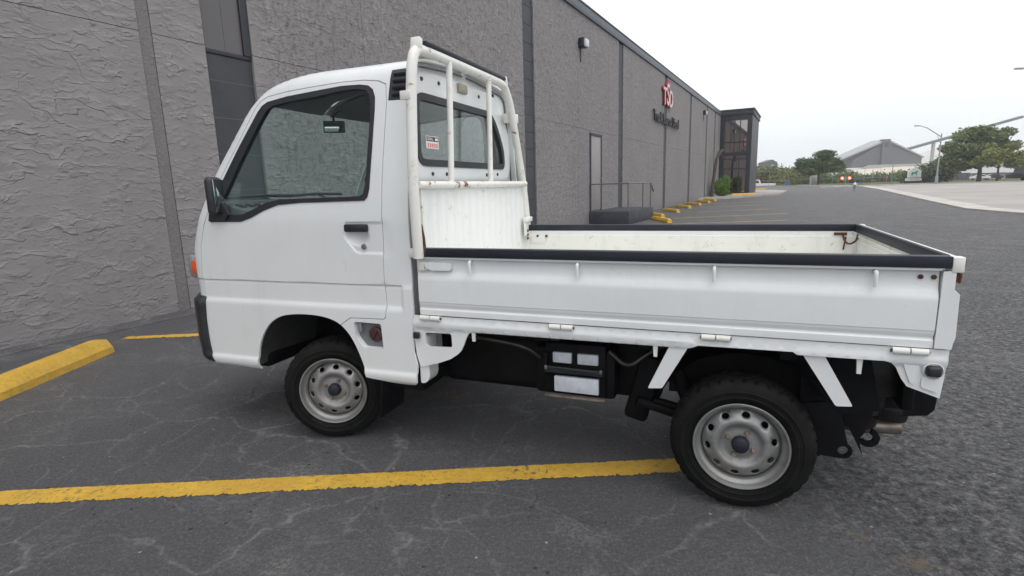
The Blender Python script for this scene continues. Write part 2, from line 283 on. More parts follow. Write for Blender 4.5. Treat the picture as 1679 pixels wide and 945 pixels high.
# ------------------------------------------------------------------ helpers
def link(name, me, mat=None, parent=None, sharp=None):
    o = D.objects.new(name, me); COL.objects.link(o)
    if mat is not None:
        for m_ in (mat if isinstance(mat, (list, tuple)) else [mat]): me.materials.append(M[m_] if isinstance(m_, str) else m_)
    if parent is not None: o.parent = parent
    if sharp is not None:
        me.shade_smooth(); me.set_sharp_from_angle(angle=math.radians(sharp))
    return o
def tag(o, label=None, cat=None, group=None, kind=None):
    if label: o['label'] = label
    if cat: o['category'] = cat
    if group: o['group'] = group
    if kind: o['kind'] = kind
    return o
def empty(name, loc=(0, 0, 0), rz=0.):
    o = D.objects.new(name, None); COL.objects.link(o); o.location = loc; o.rotation_euler = (0, 0, rz); o.empty_display_size = .2; return o
class B:
    """mesh builder"""
    def __init__(s): s.bm = bmesh.new()
    def add(s, vs, fs, mi=0):
        v = [s.bm.verts.new(p) for p in vs]
        for f in fs:
            try: s.bm.faces.new([v[i] for i in f]).material_index = mi
            except ValueError: pass
        return v
    def box(s, c, sz, bev=0., rot=None, seg=2, mi=0):
        r = bmesh.ops.create_cube(s.bm, size=1); vs = r['verts']
        for v in vs: v.co = Vector((v.co.x * sz[0], v.co.y * sz[1], v.co.z * sz[2]))
        fs = list({f for v in vs for f in v.link_faces})
        for f in fs: f.material_index = mi
        if bev > 0:
            es = list({e_ for v in vs for e_ in v.link_edges})
            rb = bmesh.ops.bevel(s.bm, geom=es, offset=bev, segments=seg, affect='EDGES', profile=.5)
            vs = list({v for f in rb['faces'] for v in f.verts} | {v for v in vs if v.is_valid})
        mt = Matrix.Translation(c) @ (rot if rot is not None else Matrix.Identity(4))
        for v in vs: v.co = mt @ v.co
        return s
    def span(s, x0, x1, y0, y1, z0, z1, bev=0., mi=0): return s.box(((x0 + x1) / 2, (y0 + y1) / 2, (z0 + z1) / 2), (abs(x1 - x0), abs(y1 - y0), abs(z1 - z0)), bev, mi=mi)
    def tube(s, pts, r, seg=10, caps=True):
        pts = [Vector(p) for p in pts]; rs = r if isinstance(r, (list, tuple)) else [r] * len(pts)
        rings = []; prev = None
        for i, p in enumerate(pts):
            d = (pts[min(i + 1, len(pts) - 1)] - pts[max(i - 1, 0)]).normalized()
            a = prev if prev is not None else (Vector((0, 0, 1)) if abs(d.z) < .9 else Vector((1, 0, 0)))
            a = (a - d * a.dot(d)).normalized(); b = d.cross(a); prev = a
            rings.append([s.bm.verts.new(p + (a * math.cos(t_) + b * math.sin(t_)) * rs[i]) for t_ in [2 * math.pi * j / seg for j in range(seg)]])
        for A, C in zip(rings, rings[1:]):
            for j in range(seg): s.bm.faces.new((A[j], A[(j + 1) % seg], C[(j + 1) % seg], C[j]))
        if caps: s.bm.faces.new(rings[0][::-1]); s.bm.faces.new(rings[-1])
        return s
    def prism(s, poly, axis, a0, a1, mi=0):
        """poly in the two other axes, extruded along axis (0,1,2) from a0 to a1"""
        def P(u, v, a):
            return {0: (a, u, v), 1: (u, a, v), 2: (u, v, a)}[axis]
        k_ = len(poly); vs = [P(u, v, a0) for u, v in poly] + [P(u, v, a1) for u, v in poly]
        s.add(vs, [tuple(range(k_))[::-1], tuple(range(k_, 2 * k_))] + [(i, (i + 1) % k_, (i + 1) % k_ + k_, i + k_) for i in range(k_)], mi); return s
    def lathe(s, prof, seg=48, axis=1, c=(0, 0, 0), close=False, mi=0):
        """prof: list of (radius, offset along axis)"""
        rings = []
        for r, a in prof:
            ring = []
            for j in range(seg):
                t_ = 2 * math.pi * j / seg; u, v = r * math.cos(t_), r * math.sin(t_)
                p = {0: (a, u, v), 1: (u, a, v), 2: (u, v, a)}[axis]; ring.append(s.bm.verts.new(Vector(p) + Vector(c)))
            rings.append(ring)
        pr = list(zip(rings, rings[1:])) + ([(rings[-1], rings[0])] if close else [])
        for A, C in pr:
            for j in range(seg): s.bm.faces.new((A[j], A[(j + 1) % seg], C[(j + 1) % seg], C[j])).material_index = mi
        return s
    def done(s, name, mat, parent=None, sharp=35, fix=True):
        if fix: bmesh.ops.recalc_face_normals(s.bm, faces=s.bm.faces)
        me = D.meshes.new(name); s.bm.to_mesh(me); s.bm.free(); return link(name, me, mat, parent, sharp)

def smoothpath(P_, it=3):
    P_ = [Vector(p) for p in P_]
    for _ in range(it):
        Q = [P_[0]]
        for a, c_ in zip(P_, P_[1:]): Q += [a.lerp(c_, .25), a.lerp(c_, .75)]
        Q.append(P_[-1]); P_ = Q
    return P_
def smooth_interp(xs, ys):
    xs = np.array(xs, float); ys = np.array(ys, float); h = np.diff(xs); dl = np.diff(ys) / h
    m_ = np.zeros_like(xs); m_[1:-1] = np.where(dl[:-1] * dl[1:] > 0, 2 * dl[:-1] * dl[1:] / (dl[:-1] + dl[1:] + 1e-12), 0); m_[0] = dl[0]; m_[-1] = dl[-1]
    def f(x):
        x = np.clip(np.asarray(x, float), xs[0], xs[-1]); i = np.clip(np.searchsorted(xs, x) - 1, 0, len(xs) - 2)
        t_ = (x - xs[i]) / h[i]
        return (2 * t_**3 - 3 * t_**2 + 1) * ys[i] + (t_**3 - 2 * t_**2 + t_) * h[i] * m_[i] + (-2 * t_**3 + 3 * t_**2) * ys[i + 1] + (t_**3 - t_**2) * h[i] * m_[i + 1]
    return f
def inpoly(P, poly):
    x, y = P[:, 0], P[:, 1]; ins = np.zeros(len(P), bool); n_ = len(poly); j = n_ - 1
    for i in range(n_):
        xi, yi = poly[i]; xj, yj = poly[j]
        if yi != yj: ins ^= ((yi > y) != (yj > y)) & (x < (xj - xi) * (y - yi) / (yj - yi) + xi)
        j = i
    return ins
def pdist(P, poly, closed=True):
    d = np.full(len(P), 1e9); n_ = len(poly)
    for i in range(n_ if closed else n_ - 1):
        a = np.array(poly[i]); b = np.array(poly[(i + 1) % n_]); ab = b - a; L = ab @ ab
        t_ = np.clip(((P - a) @ ab) / (L + 1e-12), 0, 1); d = np.minimum(d, np.hypot(*(P - a - t_[:, None] * ab).T))
    return d
def resample(poly, step):
    out = []
    for i in range(len(poly)):
        a = np.array(poly[i], float); b = np.array(poly[(i + 1) % len(poly)], float); k_ = max(1, int(np.ceil(np.hypot(*(b - a)) / step)))
        out += [tuple(a + (b - a) * j / k_) for j in range(k_)]
    return out
def roundpoly(poly, r, seg=4):
    out = []; n_ = len(poly)
    for i in range(n_):
        p = np.array(poly[i], float); a = np.array(poly[i - 1], float) - p; b = np.array(poly[(i + 1) % n_], float) - p
        la, lb = np.hypot(*a), np.hypot(*b); d = min(r, la * .45, lb * .45); A = p + a / la * d; C = p + b / lb * d
        for k_ in range(seg + 1):
            t_ = k_ / seg; out.append(tuple((1 - t_)**2 * A + 2 * t_ * (1 - t_) * p + t_**2 * C))
    return out
def shiftpoly(poly, d):
    """grow a polygon by d"""
    n_ = len(poly); ar = sum(poly[i][0] * poly[(i + 1) % n_][1] - poly[(i + 1) % n_][0] * poly[i][1] for i in range(n_)); sg = 1 if ar > 0 else -1; out = []
    for i in range(n_):
        a = np.array(poly[i - 1], float); p = np.array(poly[i], float); b = np.array(poly[(i + 1) % n_], float)
        t1 = (p - a) / (np.hypot(*(p - a)) + 1e-9); t2 = (b - p) / (np.hypot(*(b - p)) + 1e-9); n1 = np.array([t1[1], -t1[0]]) * sg; n2 = np.array([t2[1], -t2[0]]) * sg
        m_ = n1 + n2; m_ /= (np.hypot(*m_) + 1e-9); out.append(tuple(p + m_ * d / max(.5, m_ @ n1)))
    return out
def sheet(name, outer, holes, fun, gx, gz, mat, parent, th=.0015, step=.02, extra=None, flip=False, mirror=None, sharp=38, cons=()):
    """tessellated panel: polygon 'outer' minus 'holes' in (s,t), mapped by fun(s,t,off)->Nx3; returns object"""
    loops = [resample(outer, step)] + [resample(h_, step) for h_ in holes]
    V = []; E = []
    for L in loops:
        b = len(V); V += L; E += [(b + i, b + (i + 1) % len(L)) for i in range(len(L))]
    for L in cons:
        b = len(V); V += L; E += [(b + i, b + i + 1) for i in range(len(L) - 1)]
    G = np.array([(x, z) for x in gx for z in gz], float)
    if extra is not None: G = np.vstack([G, extra])
    ok = inpoly(G, outer)
    for h_ in holes: ok &= ~inpoly(G, h_)
    G = G[ok]; dd = np.full(len(G), 1e9)
    for L in loops: dd = np.minimum(dd, pdist(G, L))
    G = G[dd > step * .22]
    V = [Vector(v) for v in V] + [Vector(v) for v in G]
    r = geometry.delaunay_2d_cdt(V, E, [], 0, 1e-6)
    vv = np.array([(v.x, v.y) for v in r[0]]); F_ = np.array([f for f in r[2] if len(f) == 3])
    C_ = vv[F_].mean(1); keep = inpoly(C_, outer)
    for h_ in holes: keep &= ~inpoly(C_, h_)
    F_ = F_[keep]; used = np.unique(F_); idx = -np.ones(len(vv), int); idx[used] = np.arange(len(used)); F_ = idx[F_]; vv = vv[used]
    P0 = fun(vv[:, 0], vv[:, 1], 0.); P1 = fun(vv[:, 0], vv[:, 1], th); nV = len(vv)
    ed = {}
    for f in F_:
        for i in range(3): ed[(f[i], f[(i + 1) % 3])] = 1
    bd = [e_ for e_ in ed if (e_[1], e_[0]) not in ed]
    P_ = np.vstack([P0, P1])
    if mirror is not None: P_[:, 1] = mirror - P_[:, 1]
    fl = flip != (mirror is not None)
    fs = []
    for f in F_:
        a = tuple(int(q) for q in f); b = tuple(int(q) + nV for q in f[::-1])
        fs += [a[::-1], b[::-1]] if fl else [a, b]
    for a, b in bd:
        q = (int(b), int(a), int(a) + nV, int(b) + nV); fs.append(q[::-1] if fl else q)
    me = D.meshes.new(name); me.from_pydata(P_.tolist(), [], fs); me.update(); return link(name, me, mat, parent, sharp)

# ================================================================== SETTING
WYAW, WD = .4924, 5.859
WC, WS = math.cos(WYAW), math.sin(WYAW)
WALL_LOC = (-WC * WD, WS * WD, 0); WALL_RZ = math.pi / 2 - WYAW
def wl(a, y, z=0): return Vector((WS * a - WC * (WD + y), WC * a + WS * (WD + y), z))

def ground_sheet(name, pts, z, mat, kind='structure', th=0):
    b = B()
    if th: b.prism(pts, 2, z - th, z)
    else: b.add([(x, y, z) for x, y in pts], [tuple(range(len(pts)))])
    o = b.done(name, mat, None, None); tag(o, kind=kind); return o
# one big asphalt lot reaching the far kerb, one terrain sheet reaching the horizon
g = B(); xs = [-700, -300, -60, 0, 30, 60, 120, 400, 700]; ys = [-200, -60, 0, 40, 70, 100, 104, 150, 400, 700]
idx = []
for j, y in enumerate(ys):
    for i, x in enumerate(xs):
        zz = -.02 if y <= 100 else -.75; idx.append((x, y, zz))
nx = len(xs)
g.add(idx, [(j * nx + i, j * nx + i + 1, (j + 1) * nx + i + 1, (j + 1) * nx + i) for j in range(len(ys) - 1) for i in range(nx - 1)])
tag(g.done('ground', 'grass', None, None), kind='structure')
lot = [(-30, -30), (14, -30), (14.0, -5), (14.2, 10), (14.9, 15.7), (15.6, 18.5), (19.3, 25.1), (25.8, 36.5), (33, 49), (41, 64), (44, 74.8), (44.4, 99.7), (20, 100.5), (-60, 100.5), (-60, -30)]
ground_sheet('parking_lot', lot, 0, 'asphalt')
road = [(14.3, -30), (14.3, -5), (14.5, 10), (15.2, 15.6), (15.9, 18.4), (19.6, 24.9), (26.1, 36.3), (33.3, 48.8), (41.3, 63.6), (50.5, 65.6), (57, 61.5), (90, 44), (90, -30)]
ground_sheet('road', road, .012, 'road')
kerbline = [(14.2, 10), (14.9, 15.7), (15.6, 18.5), (19.3, 25.1), (25.8, 36.5), (33, 49), (41, 64)]
b = B()
def strip(b, line, w0, w1, z0, z1):
    P_ = [Vector((x, y)) for x, y in line]; nrm = []
    for i in range(len(P_)):
        d = (P_[min(i + 1, len(P_) - 1)] - P_[max(i - 1, 0)]).normalized(); nrm.append(Vector((d.y, -d.x)))
    vs = []
    for p, q in zip(P_, nrm): vs += [(*(p + q * w0), z0), (*(p + q * w0), z1), (*(p + q * w1), z1), (*(p + q * w1), z0)]
    fs = []
    for i in range(len(P_) - 1):
        a = i * 4
        fs += [(a, a + 4, a + 5, a + 1), (a + 1, a + 5, a + 6, a + 2), (a + 2, a + 6, a + 7, a + 3)]
    fs += [(0, 1, 2, 3), tuple(len(vs) - 4 + i for i in (3, 2, 1, 0))]
    b.add(vs, fs)
strip(b, kerbline, -.05, .75, -.03, .05)
tag(b.done('kerb', 'kerb', None, None), kind='structure')
b = B(); strip(b, [(41, 64.6), (43.6, 74.8), (44.2, 84)], -.1, .4, -.03, .1); strip(b, [(36.5, 64.5), (41.5, 64.6), (50.5, 66.2), (57, 62.2), (80, 50)], -.3, .3, -.03, .14)
tag(b.done('far_kerb', 'kerb', None, None), kind='structure')
# pale footpath beside the glazed tower
c = [wl(36.2, 0.02), wl(38.8, -1.5), wl(42.4, -3.1), wl(46, -4.3), wl(56, -4.6), wl(60, -3.2), wl(60, .02)]
ground_sheet('pavement', [(p.x, p.y) for p in c][::-1], .13, 'conc', th=.16)
# asphalt apron swept up against the wall
b = B()
for i in range(40):
    pass
P_ = []
for i in range(61):
    a = -2 + i * .3; wv = .16 + .05 * math.sin(a * 2.1) + .03 * math.sin(a * 5.3)
    P_.append((wl(a, .0, .035), wl(a, -wv * .5, .028), wl(a, -wv, .003)))
vs = [q for r_ in P_ for q in r_]
b.add(vs, [(3 * i + k_, 3 * i + k_ + 1, 3 * i + k_ + 4, 3 * i + k_ + 3) for i in range(60) for k_ in (0, 1)])
tag(b.done('wall_base_fillet', 'asphalt', None, 60), kind='structure')

# painted lines
def paint_strip(name, p0, p1, w, z, mat, rag, label, group, segl=.009):
    p0 = Vector(p0); p1 = Vector(p1); d = (p1 - p0); L = d.length; d.normalize(); nn = Vector((-d.y, d.x)); k_ = max(4, int(L / segl)); vs = []
    ph = random.random() * 50
    def edge(x, o): return rag * (math.sin(x * 7.3 + ph + o) * .22 + math.sin(x * 31 + o * 3 + ph) * .12 * math.sin(x * 3.1 + o) + (random.random() - .5) * 1.1 + (random.random() < .10) * -.7)
    for i in range(k_ + 1):
        x = L * i / k_; c_ = p0 + d * x; w1 = w / 2 + edge(x, 0) * .35; w2 = w / 2 + edge(x, 9)
        a = c_ + nn * w1; b_ = c_ - nn * w2; vs += [(a.x, a.y, z), (b_.x, b_.y, z)]
    b = B(); b.add(vs, [(2 * i, 2 * i + 1, 2 * i + 3, 2 * i + 2) for i in range(k_)])
    o = b.done(name, mat, None, None); tag(o, label, 'parking line', group, None); return o
GL = 'yellow stall lines painted on the asphalt'
u = (Vector((.69, 2.22)) - Vector((-2.215, 2.12))).normalized()
pA = Vector((-2.215, 2.125)); pB = Vector((.685, 2.225))
paint_strip('parking_line', pA - (pB - pA) * .35, pA + (pB - pA) * 1.12, .118, .0025, 'yellow', .013, 'long ragged yellow line running across the foreground to the rear tyre', GL)
paint_strip('parking_line', (-3.52, 4.75), (-2.35, 4.83), .10, .004, 'yellow', .03, 'short tapering yellow line by the wall in front of the truck bumper', GL)
for (x0, y0), (x1, y1), lb in [((4.81, 16.1), (8.35, 16.23), 'thin faded line in the far bay row, the one nearest the truck bed'), ((5.55, 18.6), (9.87, 19.35), 'thin faded line starting just behind the two overlapping wheel stops'),
                               ((7.6, 22.0), (10.92, 22.46), 'thin faded line, third one beyond the truck bed rail'), ((8.9, 25.65), (12.38, 26.39), 'thin faded line, fourth one beyond the truck bed rail'), ((10.3, 29.2), (13.9, 30.1), 'thin faded line, farthest one visible beyond the truck bed rail')]:
    paint_strip('parking_line', (x0, y0), (x1, y1), .10, .004, 'palepaint', .02, lb, GL, .05)

# concrete wheel stops
def stop_mesh(L=1.83, w=.165, h=.125, seed=0):
    b = B(); r_ = random.Random(seed); sect = [(-w / 2, 0), (-w / 2, h * .42), (-w * .27, h), (w * .27, h), (w / 2, h * .42), (w / 2, 0)]
    k_ = 36; rings = []
    for i in range(k_ + 1):
        x = -L / 2 + L * i / k_; e_ = min(1, min(i, k_ - i) / 1.5); sh = 1 - .10 * (1 - e_)
        rings.append([b.bm.verts.new((x + (r_.random() - .5) * .002 + (.02 * (1 if x < 0 else -1) * zz / h if e_ < .5 else 0), yy * sh + (r_.random() - .5) * .0022, max(0, zz * (1 - .12 * (1 - e_)) + (r_.random() - .5) * .0022 * (zz > 0)))) for yy, zz in sect])
    for A, C in zip(rings, rings[1:]):
        for j in range(5): b.bm.faces.new((A[j], A[j + 1], C[j + 1], C[j]))
    b.bm.faces.new(rings[0]); b.bm.faces.new(rings[-1][::-1]); return b
GS = 'yellow concrete wheel stops along the wall'
dang = math.radians(29.5)
first = None
stops = [((2.30, -.83), 'big near yellow wheel stop on the left in front of the trowelled wall')]
o = stop_mesh(seed=1).done('wheel_stop', 'yellowstop', None, 18)
e0 = wl(2.215 - .915 * math.cos(dang), -.83 - .915 * math.sin(dang)); o.location = e0; o.rotation_euler.z = WALL_RZ + dang; tag(o, stops[0][1], 'wheel stop', GS)
far = [((4.87, 16.56), 'yellow wheel stop in front of the overlapping pair beside the entrance steps'), ((5.41, 19.22), 'yellow wheel stop behind the overlapping pair beside the entrance steps'),
       ((6.79, 21.95), 'single yellow wheel stop just beyond the overlapping pair'), ((8.29, 25.09), 'yellow wheel stop, second one beyond the overlapping pair'),
       ((9.73, 27.87), 'yellow wheel stop, third one beyond the overlapping pair'), ((11.17, 30.54), 'yellow wheel stop, fourth one beyond the overlapping pair'),
       ((12.4, 32.9), 'yellow wheel stop nearest the green shrub'), ((20.88, 46.4), 'yellow wheel stop lying in front of the glazed entrance tower'), ((26.3, 56.0), 'small yellow wheel stop just past the right corner of the tower')]
for (x, y), lb in far:
    c = o.copy(); COL.objects.link(c); dv = Vector((math.cos(WALL_RZ + dang), math.sin(WALL_RZ + dang), 0))
    c.location = Vector((x, y, 0)) + dv * .9; c.rotation_euler.z = WALL_RZ + dang
    if 20 < x < 22: c.location = (16.8, 39.4, .13); c.rotation_euler.z = .2
    if x > 26: c.location = (25.4, 56.0, .13); c.rotation_euler.z = .2
    tag(c, lb, 'wheel stop', GS)

# ------------------------------------------------------------------ warehouse building with the trowelled wall
bl = empty('commercial_building', WALL_LOC, WALL_RZ)
tag(bl, 'long grey windowless commercial building with trowelled stucco panels and a dark metal fascia', 'building')
ZT = 6.0
recess = [(4.01, 4.60), (11.80, 12.38), (19.18, 19.72), (26.25, 26.78), (32.55, 33.1), (38.45, 38.95), (42.2, 42.7)]
joints = [-3.0, 6.52, 9.46, 15.27, 18.07, 20.80, 23.43, 28.75, 31.4, 35.7, 40.6]
b = B(); xs = [-14.0]; solid = []
edges = [-14.0] + [q for r_ in recess for q in r_] + [45.3]
for i in range(0, len(edges), 2):
    a0, a1 = edges[i], edges[i + 1]; cuts = [a0] + [j for j in joints if a0 < j < a1] + [a1]
    if a0 < 3.3 < a1: cuts = sorted(cuts + [3.335, 3.455])
    for c0, c1 in zip(cuts, cuts[1:]):
        if abs(c0 - 3.335) < 1e-6: continue
        g0 = .0035 if c0 != a0 else 0; g1 = .0035 if c1 != a1 else 0
        for z0, z1 in ((-.3, 2.858), (2.864, ZT)): b.span(c0 + g0, c1 - g1, 0, .07, z0, z1)
b.done('stucco_wall', 'stucco', bl, 30)
b = B(); b.span(3.337, 3.453, .006, .07, -.3, ZT); b.done('rough_joint_band', 'stuccoband', bl, 30)
b = B(); b.span(-14, 45.3, .09, .30, -.3, ZT - .02); b.done('core_wall', 'cmu', bl, 30)
for r0, r1 in recess:
    b = B(); near = r0 < 5
    z = -.3
    zt = 2.80 if near else ZT - .03
    while z < zt - .01:
        z1 = min(z + .402, zt)
        if near or r0 < 13:
            b.span(r0 + .002, r1 - .002, .035, .088, z + .004, z1 - .004)
        else: b.span(r0 + .002, r1 - .002, .03, .088, z + .003, z1 - .003)
        z += .402
    b.done('dark_block_infill', 'cmu', bl, 30)
for i in range(2, 8):
    z = -.3 + .402 * i; b = B(); b.span(4.013, 4.597, .0335, .0345, z - .0035, z + .0035); b.done('block_joint', 'mortar', bl, 30)
# narrow window above the first infill
wn = B(); wn.span(4.012, 4.598, .022, .06, 2.80, 2.845, .002); wn.span(4.012, 4.028, .02, .06, 2.846, 5.9); wn.span(4.50, 4.598, .012, .06, 2.846, 5.9); wo_ = wn.done('window_frame', 'fasciad', bl, 30)
pn = B(); pn.span(4.0285, 4.27, .03, .04, 2.846, 5.9); pn.span(4.276, 4.4995, .034, .044, 2.846, 5.9); pn.done('pane', 'winpanel', wo_, 30)
b = B(); b.span(-14, 45.34, -.055, .31, ZT + .003, 6.26, .006); b.span(-14, 45.34, -.075, .33, 6.262, 6.30, .004); b.done('fascia', 'fascia', bl, 30)
b = B(); b.span(-14, 45.3, .3, 22, 5.7, 5.75); b.span(-14, -13.8, .31, 22, -.3, 6.2); b.span(-14, 45.3, 21.8, 22, -.3, 6.2); b.done('roof', 'galv', bl, 30)
# door and platform
dr = B(); dr.span(16.30, 17.22, -.02, .03, .43, 2.70, .004); dro = dr.done('door', 'doorgrey', bl, 30)
b = B(); b.span(16.22, 16.297, -.035, .04, .40, 2.77); b.span(17.223, 17.30, -.035, .04, .40, 2.77); b.span(16.22, 17.30, -.035, .04, 2.703, 2.78); b.done('frame', 'platf', dro, 30)
b = B(); b.tube([(17.13, -.03, 1.42), (17.13, -.09, 1.42), (17.03, -.09, 1.42)], .014); b.done('handle', 'steel', dro)
st = empty('entrance_platform', wl(17.6, -.6), WALL_RZ); tag(st, 'dark painted concrete platform with grey pipe railing below the side door', 'steps')
b = B(); b.span(-1.45, 1.5, -.68, .60, 0, .40, .01); b.done('platform', 'platf', st, 30)
b = B(); b.span(1.503, 1.85, -.62, .60, 0, .20, .01); b.done('step', 'platf', st, 30)
b = B(); yy = -.62
for x in (-1.38, 0.35, 1.35): b.tube([(x, yy, .40), (x, yy, 1.23)], .021)
b.tube([(-1.38, .55, .40), (-1.38, .55, 1.23), (-1.38, yy, 1.23), (1.35, yy, 1.23), (1.75, yy, .93)], .024)
b.done('railing', 'railm', st)
# wall pack lamps
def wallpack(a, z, lb, parent=None):
    e_ = empty('wall_lamp', wl(a, 0, z), WALL_RZ); tag(e_, lb, 'lamp', 'lamps mounted on the building wall')
    b = B(); b.box((0, -.09, 0), (.30, .18, .26), .04); b.done('housing', 'fasciad', e_)
    b = B(); b.box((0, -.20, -.02), (.26, .08, .22), .03); b.done('lens', 'plastic_white', e_)
    b = B(); b.tube([(0, -.02, -.13), (0, -.02, -.5)], .012); b.done('conduit', 'fasciad', e_)
wallpack(15.45, 5.18, 'round dark wall lamp with pale lens high on the wall above the side door')
wallpack(37.2, 5.45, 'small dark wall lamp high on the far wall near the glazed tower')
# sign lettering
def text_mesh(name, body, size, extrude, off, mat, parent, loc, sx=1., bevel=0):
    cu = D.curves.new(name, 'FONT'); cu.body = body; cu.size = size; cu.extrude = extrude; cu.align_x = 'CENTER'; cu.align_y = 'CENTER'; cu.offset = off; cu.resolution_u = 4
    tmp = D.objects.new(name, cu); COL.objects.link(tmp); dg = bpy.context.evaluated_depsgraph_get(); me = D.meshes.new_from_object(tmp.evaluated_get(dg)); D.objects.remove(tmp)
    me.materials.clear(); o = link(name, me, mat, parent); o.location = loc; o.rotation_euler = (math.pi / 2, 0, 0); o.scale = (sx, 1, 1); return o
sg = empty('wall_sign', wl(26.55, -.0, 4.03), WALL_RZ); tag(sg, 'black raised letters reading Truck Source Diesel on the grey wall', 'sign')
text_mesh('letters', 'Truck Source Diesel', .66, .03, .004, 'letterblack', sg, (0, -.08, 0), .96)
lg = empty('logo_sign', wl(26.55, 0, 5.12), WALL_RZ); tag(lg, 'red and white initials emblem mounted above the black wall letters', 'sign')
for ch, x, s_, z in (('T', -.66, 1.05, -.12), ('S', 0, 1.35, .0), ('D', .66, 1.05, -.12)):
    text_mesh('letter_border', ch, s_, .04, .035, 'logored', lg, (x, -.06, z), .95); text_mesh('letter_face', ch, s_, .045, .012, 'logowhite', lg, (x, -.075, z), .95)
b = B(); b.prism([(-.42, .42), (0, .68), (.42, .42), (.30, .42), (0, .58), (-.30, .42)], 1, -.11, -.03); b.done('peak', 'logored', lg, 30)

# glazed entrance tower at the end of the wall
tw = empty('entrance_tower', wl(45.3, 0), WALL_RZ); tag(tw, 'dark metal and bronze glass entrance tower at the far end of the wall', 'entrance tower')
TY = -2.12
b = B(); b.span(-.06, 6.6, TY - .18, 3.0, 5.98, 6.30, .02); b.span(-.10, 6.7, TY - .24, 3.0, 6.304, 6.42, .02); b.done('canopy_cap', 'fasciad', tw, 30)
b = B(); b.span(0, .12, TY - .05, TY + .22, 0.13, 5.975); b.span(0, .12, -.30, .0, 0.13, 5.975); b.span(.121, 6.5, TY - .10, TY + .02, 0.13, 5.975)
b.span(.005, .11, TY + .221, -.301, 5.60, 5.974); b.span(.005, .11, TY + .221, -.301, 3.02, 3.28); b.span(.005, .11, TY + .221, -.301, 2.72, 2.82); b.span(.005, .11, TY + .221, -.301, .135, .30); b.span(.02, .1, TY + .221, -.301, 3.62 + .35, 3.70 + .35)
b.span(.02, .1, TY + .221, -.301, 2.0, 2.08)
for yy in (-1.02, -1.42): b.span(.0, .13, yy - .03, yy + .03, .30, 5.60)
b.span(6.4, 6.5, TY + .02, 3, .13, 5.97); b.done('frame', 'fasciad', tw, 30)
b = B(); b.span(.05, .06, TY + .22, -.30, .30, 5.60); b.done('window_pane', 'darkglass', tw, 30)
b = B(); b.span(2.6, 2.7, TY + .1, 2.9, .13, 5.97); b.span(.14, 6.39, TY + .03, 2.9, 2.86, 2.98); b.done('inner_wall', 'doorgrey', tw, 30)
b = B(); b.span(.065, .09, -1.36, -1.06, .32, 1.98); b.done('door_leaf', 'fasciad', tw, 30)

# shrub, leaning trunk and vine by the tower
def leaves(name, blobs, n_, size, mat, parent=None, flat=.6, seed=1, shell=.5):
    r_ = np.random.default_rng(seed); w_ = np.array([b_[1][0] * b_[1][1] * b_[1][2] for b_ in blobs])**.67; w_ /= w_.sum()
    pick = r_.choice(len(blobs), n_, p=w_); C_ = np.array([b_[0] for b_ in blobs])[pick]; R_ = np.array([b_[1] for b_ in blobs])[pick]
    d = r_.normal(size=(n_, 3)); d /= np.linalg.norm(d, axis=1)[:, None]; rad = r_.random(n_)**shell * (1 + .12 * r_.normal(size=n_)); P_ = C_ + d * R_ * rad[:, None]
    a = r_.normal(size=(n_, 3)); a[:, 2] *= flat; a /= np.linalg.norm(a, axis=1)[:, None]; q = r_.normal(size=(n_, 3)); q -= a * (q * a).sum(1)[:, None]; q /= np.linalg.norm(q, axis=1)[:, None]
    s_ = size * (.6 + .8 * r_.random(n_))[:, None]; V = np.stack([P_ - a * s_, P_ + q * s_ * .5, P_ + a * s_, P_ - q * s_ * .5], 1).reshape(-1, 3)
    me = D.meshes.new(name); me.vertices.add(len(V)); me.vertices.foreach_set('co', V.ravel()); me.loops.add(n_ * 4); me.loops.foreach_set('vertex_index', np.arange(n_ * 4, dtype=np.int32))
    me.polygons.add(n_); me.polygons.foreach_set('loop_start', np.arange(0, n_ * 4, 4, dtype=np.int32)); me.polygons.foreach_set('loop_total', np.full(n_, 4, np.int32)); me.update(); me.validate()
    return link(name, me, mat, parent)
sh = empty('shrub', wl(41.0, -.75, .13), WALL_RZ); tag(sh, 'bright green shrub growing at the wall foot beside the tower', 'shrub')
leaves('foliage', [((0, 0, .55), (.75, .5, .55)), ((.3, -.2, .9), (.55, .4, .5)), ((-.4, .05, .7), (.5, .45, .5)), ((.2, -.1, .3), (.8, .5, .3))], 5200, .055, 'leafs', sh, .7, 3)
b = B(); b.tube([(-.1, 0, 0), (0, 0, .4), (.1, 0, .8)], [.03, .02, .01]); b.tube([(.1, 0, 0), (.3, -.1, .5), (.35, -.1, .9)], [.02, .015, .01]); b.done('stem', 'bark', sh)
vn = empty('bare_tree', wl(40.0, -.3, .1), WALL_RZ); tag(vn, 'dark leaning leafless trunk against the wall behind the green shrub', 'tree')
b = B(); b.tube([(-.3, -.05, 0), (-.2, -.05, .7), (.1, -.1, 1.6), (.4, -.15, 2.5), (.9, -.3, 3.05), (1.5, -.45, 3.2)], [.13, .11, .10, .10, .12, .08]); b.tube([(.9, -.3, 3.0), (1.2, -.4, 2.75), (1.4, -.45, 2.6)], [.09, .06, .03]); b.done('trunk', 'bark', vn)

# ================================================================== TRUCK
TX, TY_, TYAW = -.9194, 2.5597, -.379
truck = empty('pickup_truck', (TX, TY_, 0), TYAW)
tag(truck, 'small white flatbed mini pickup truck with a cab guard rack and open cargo bed', 'truck')
CW = 1.36; BW = 1.345; WB = 1.885

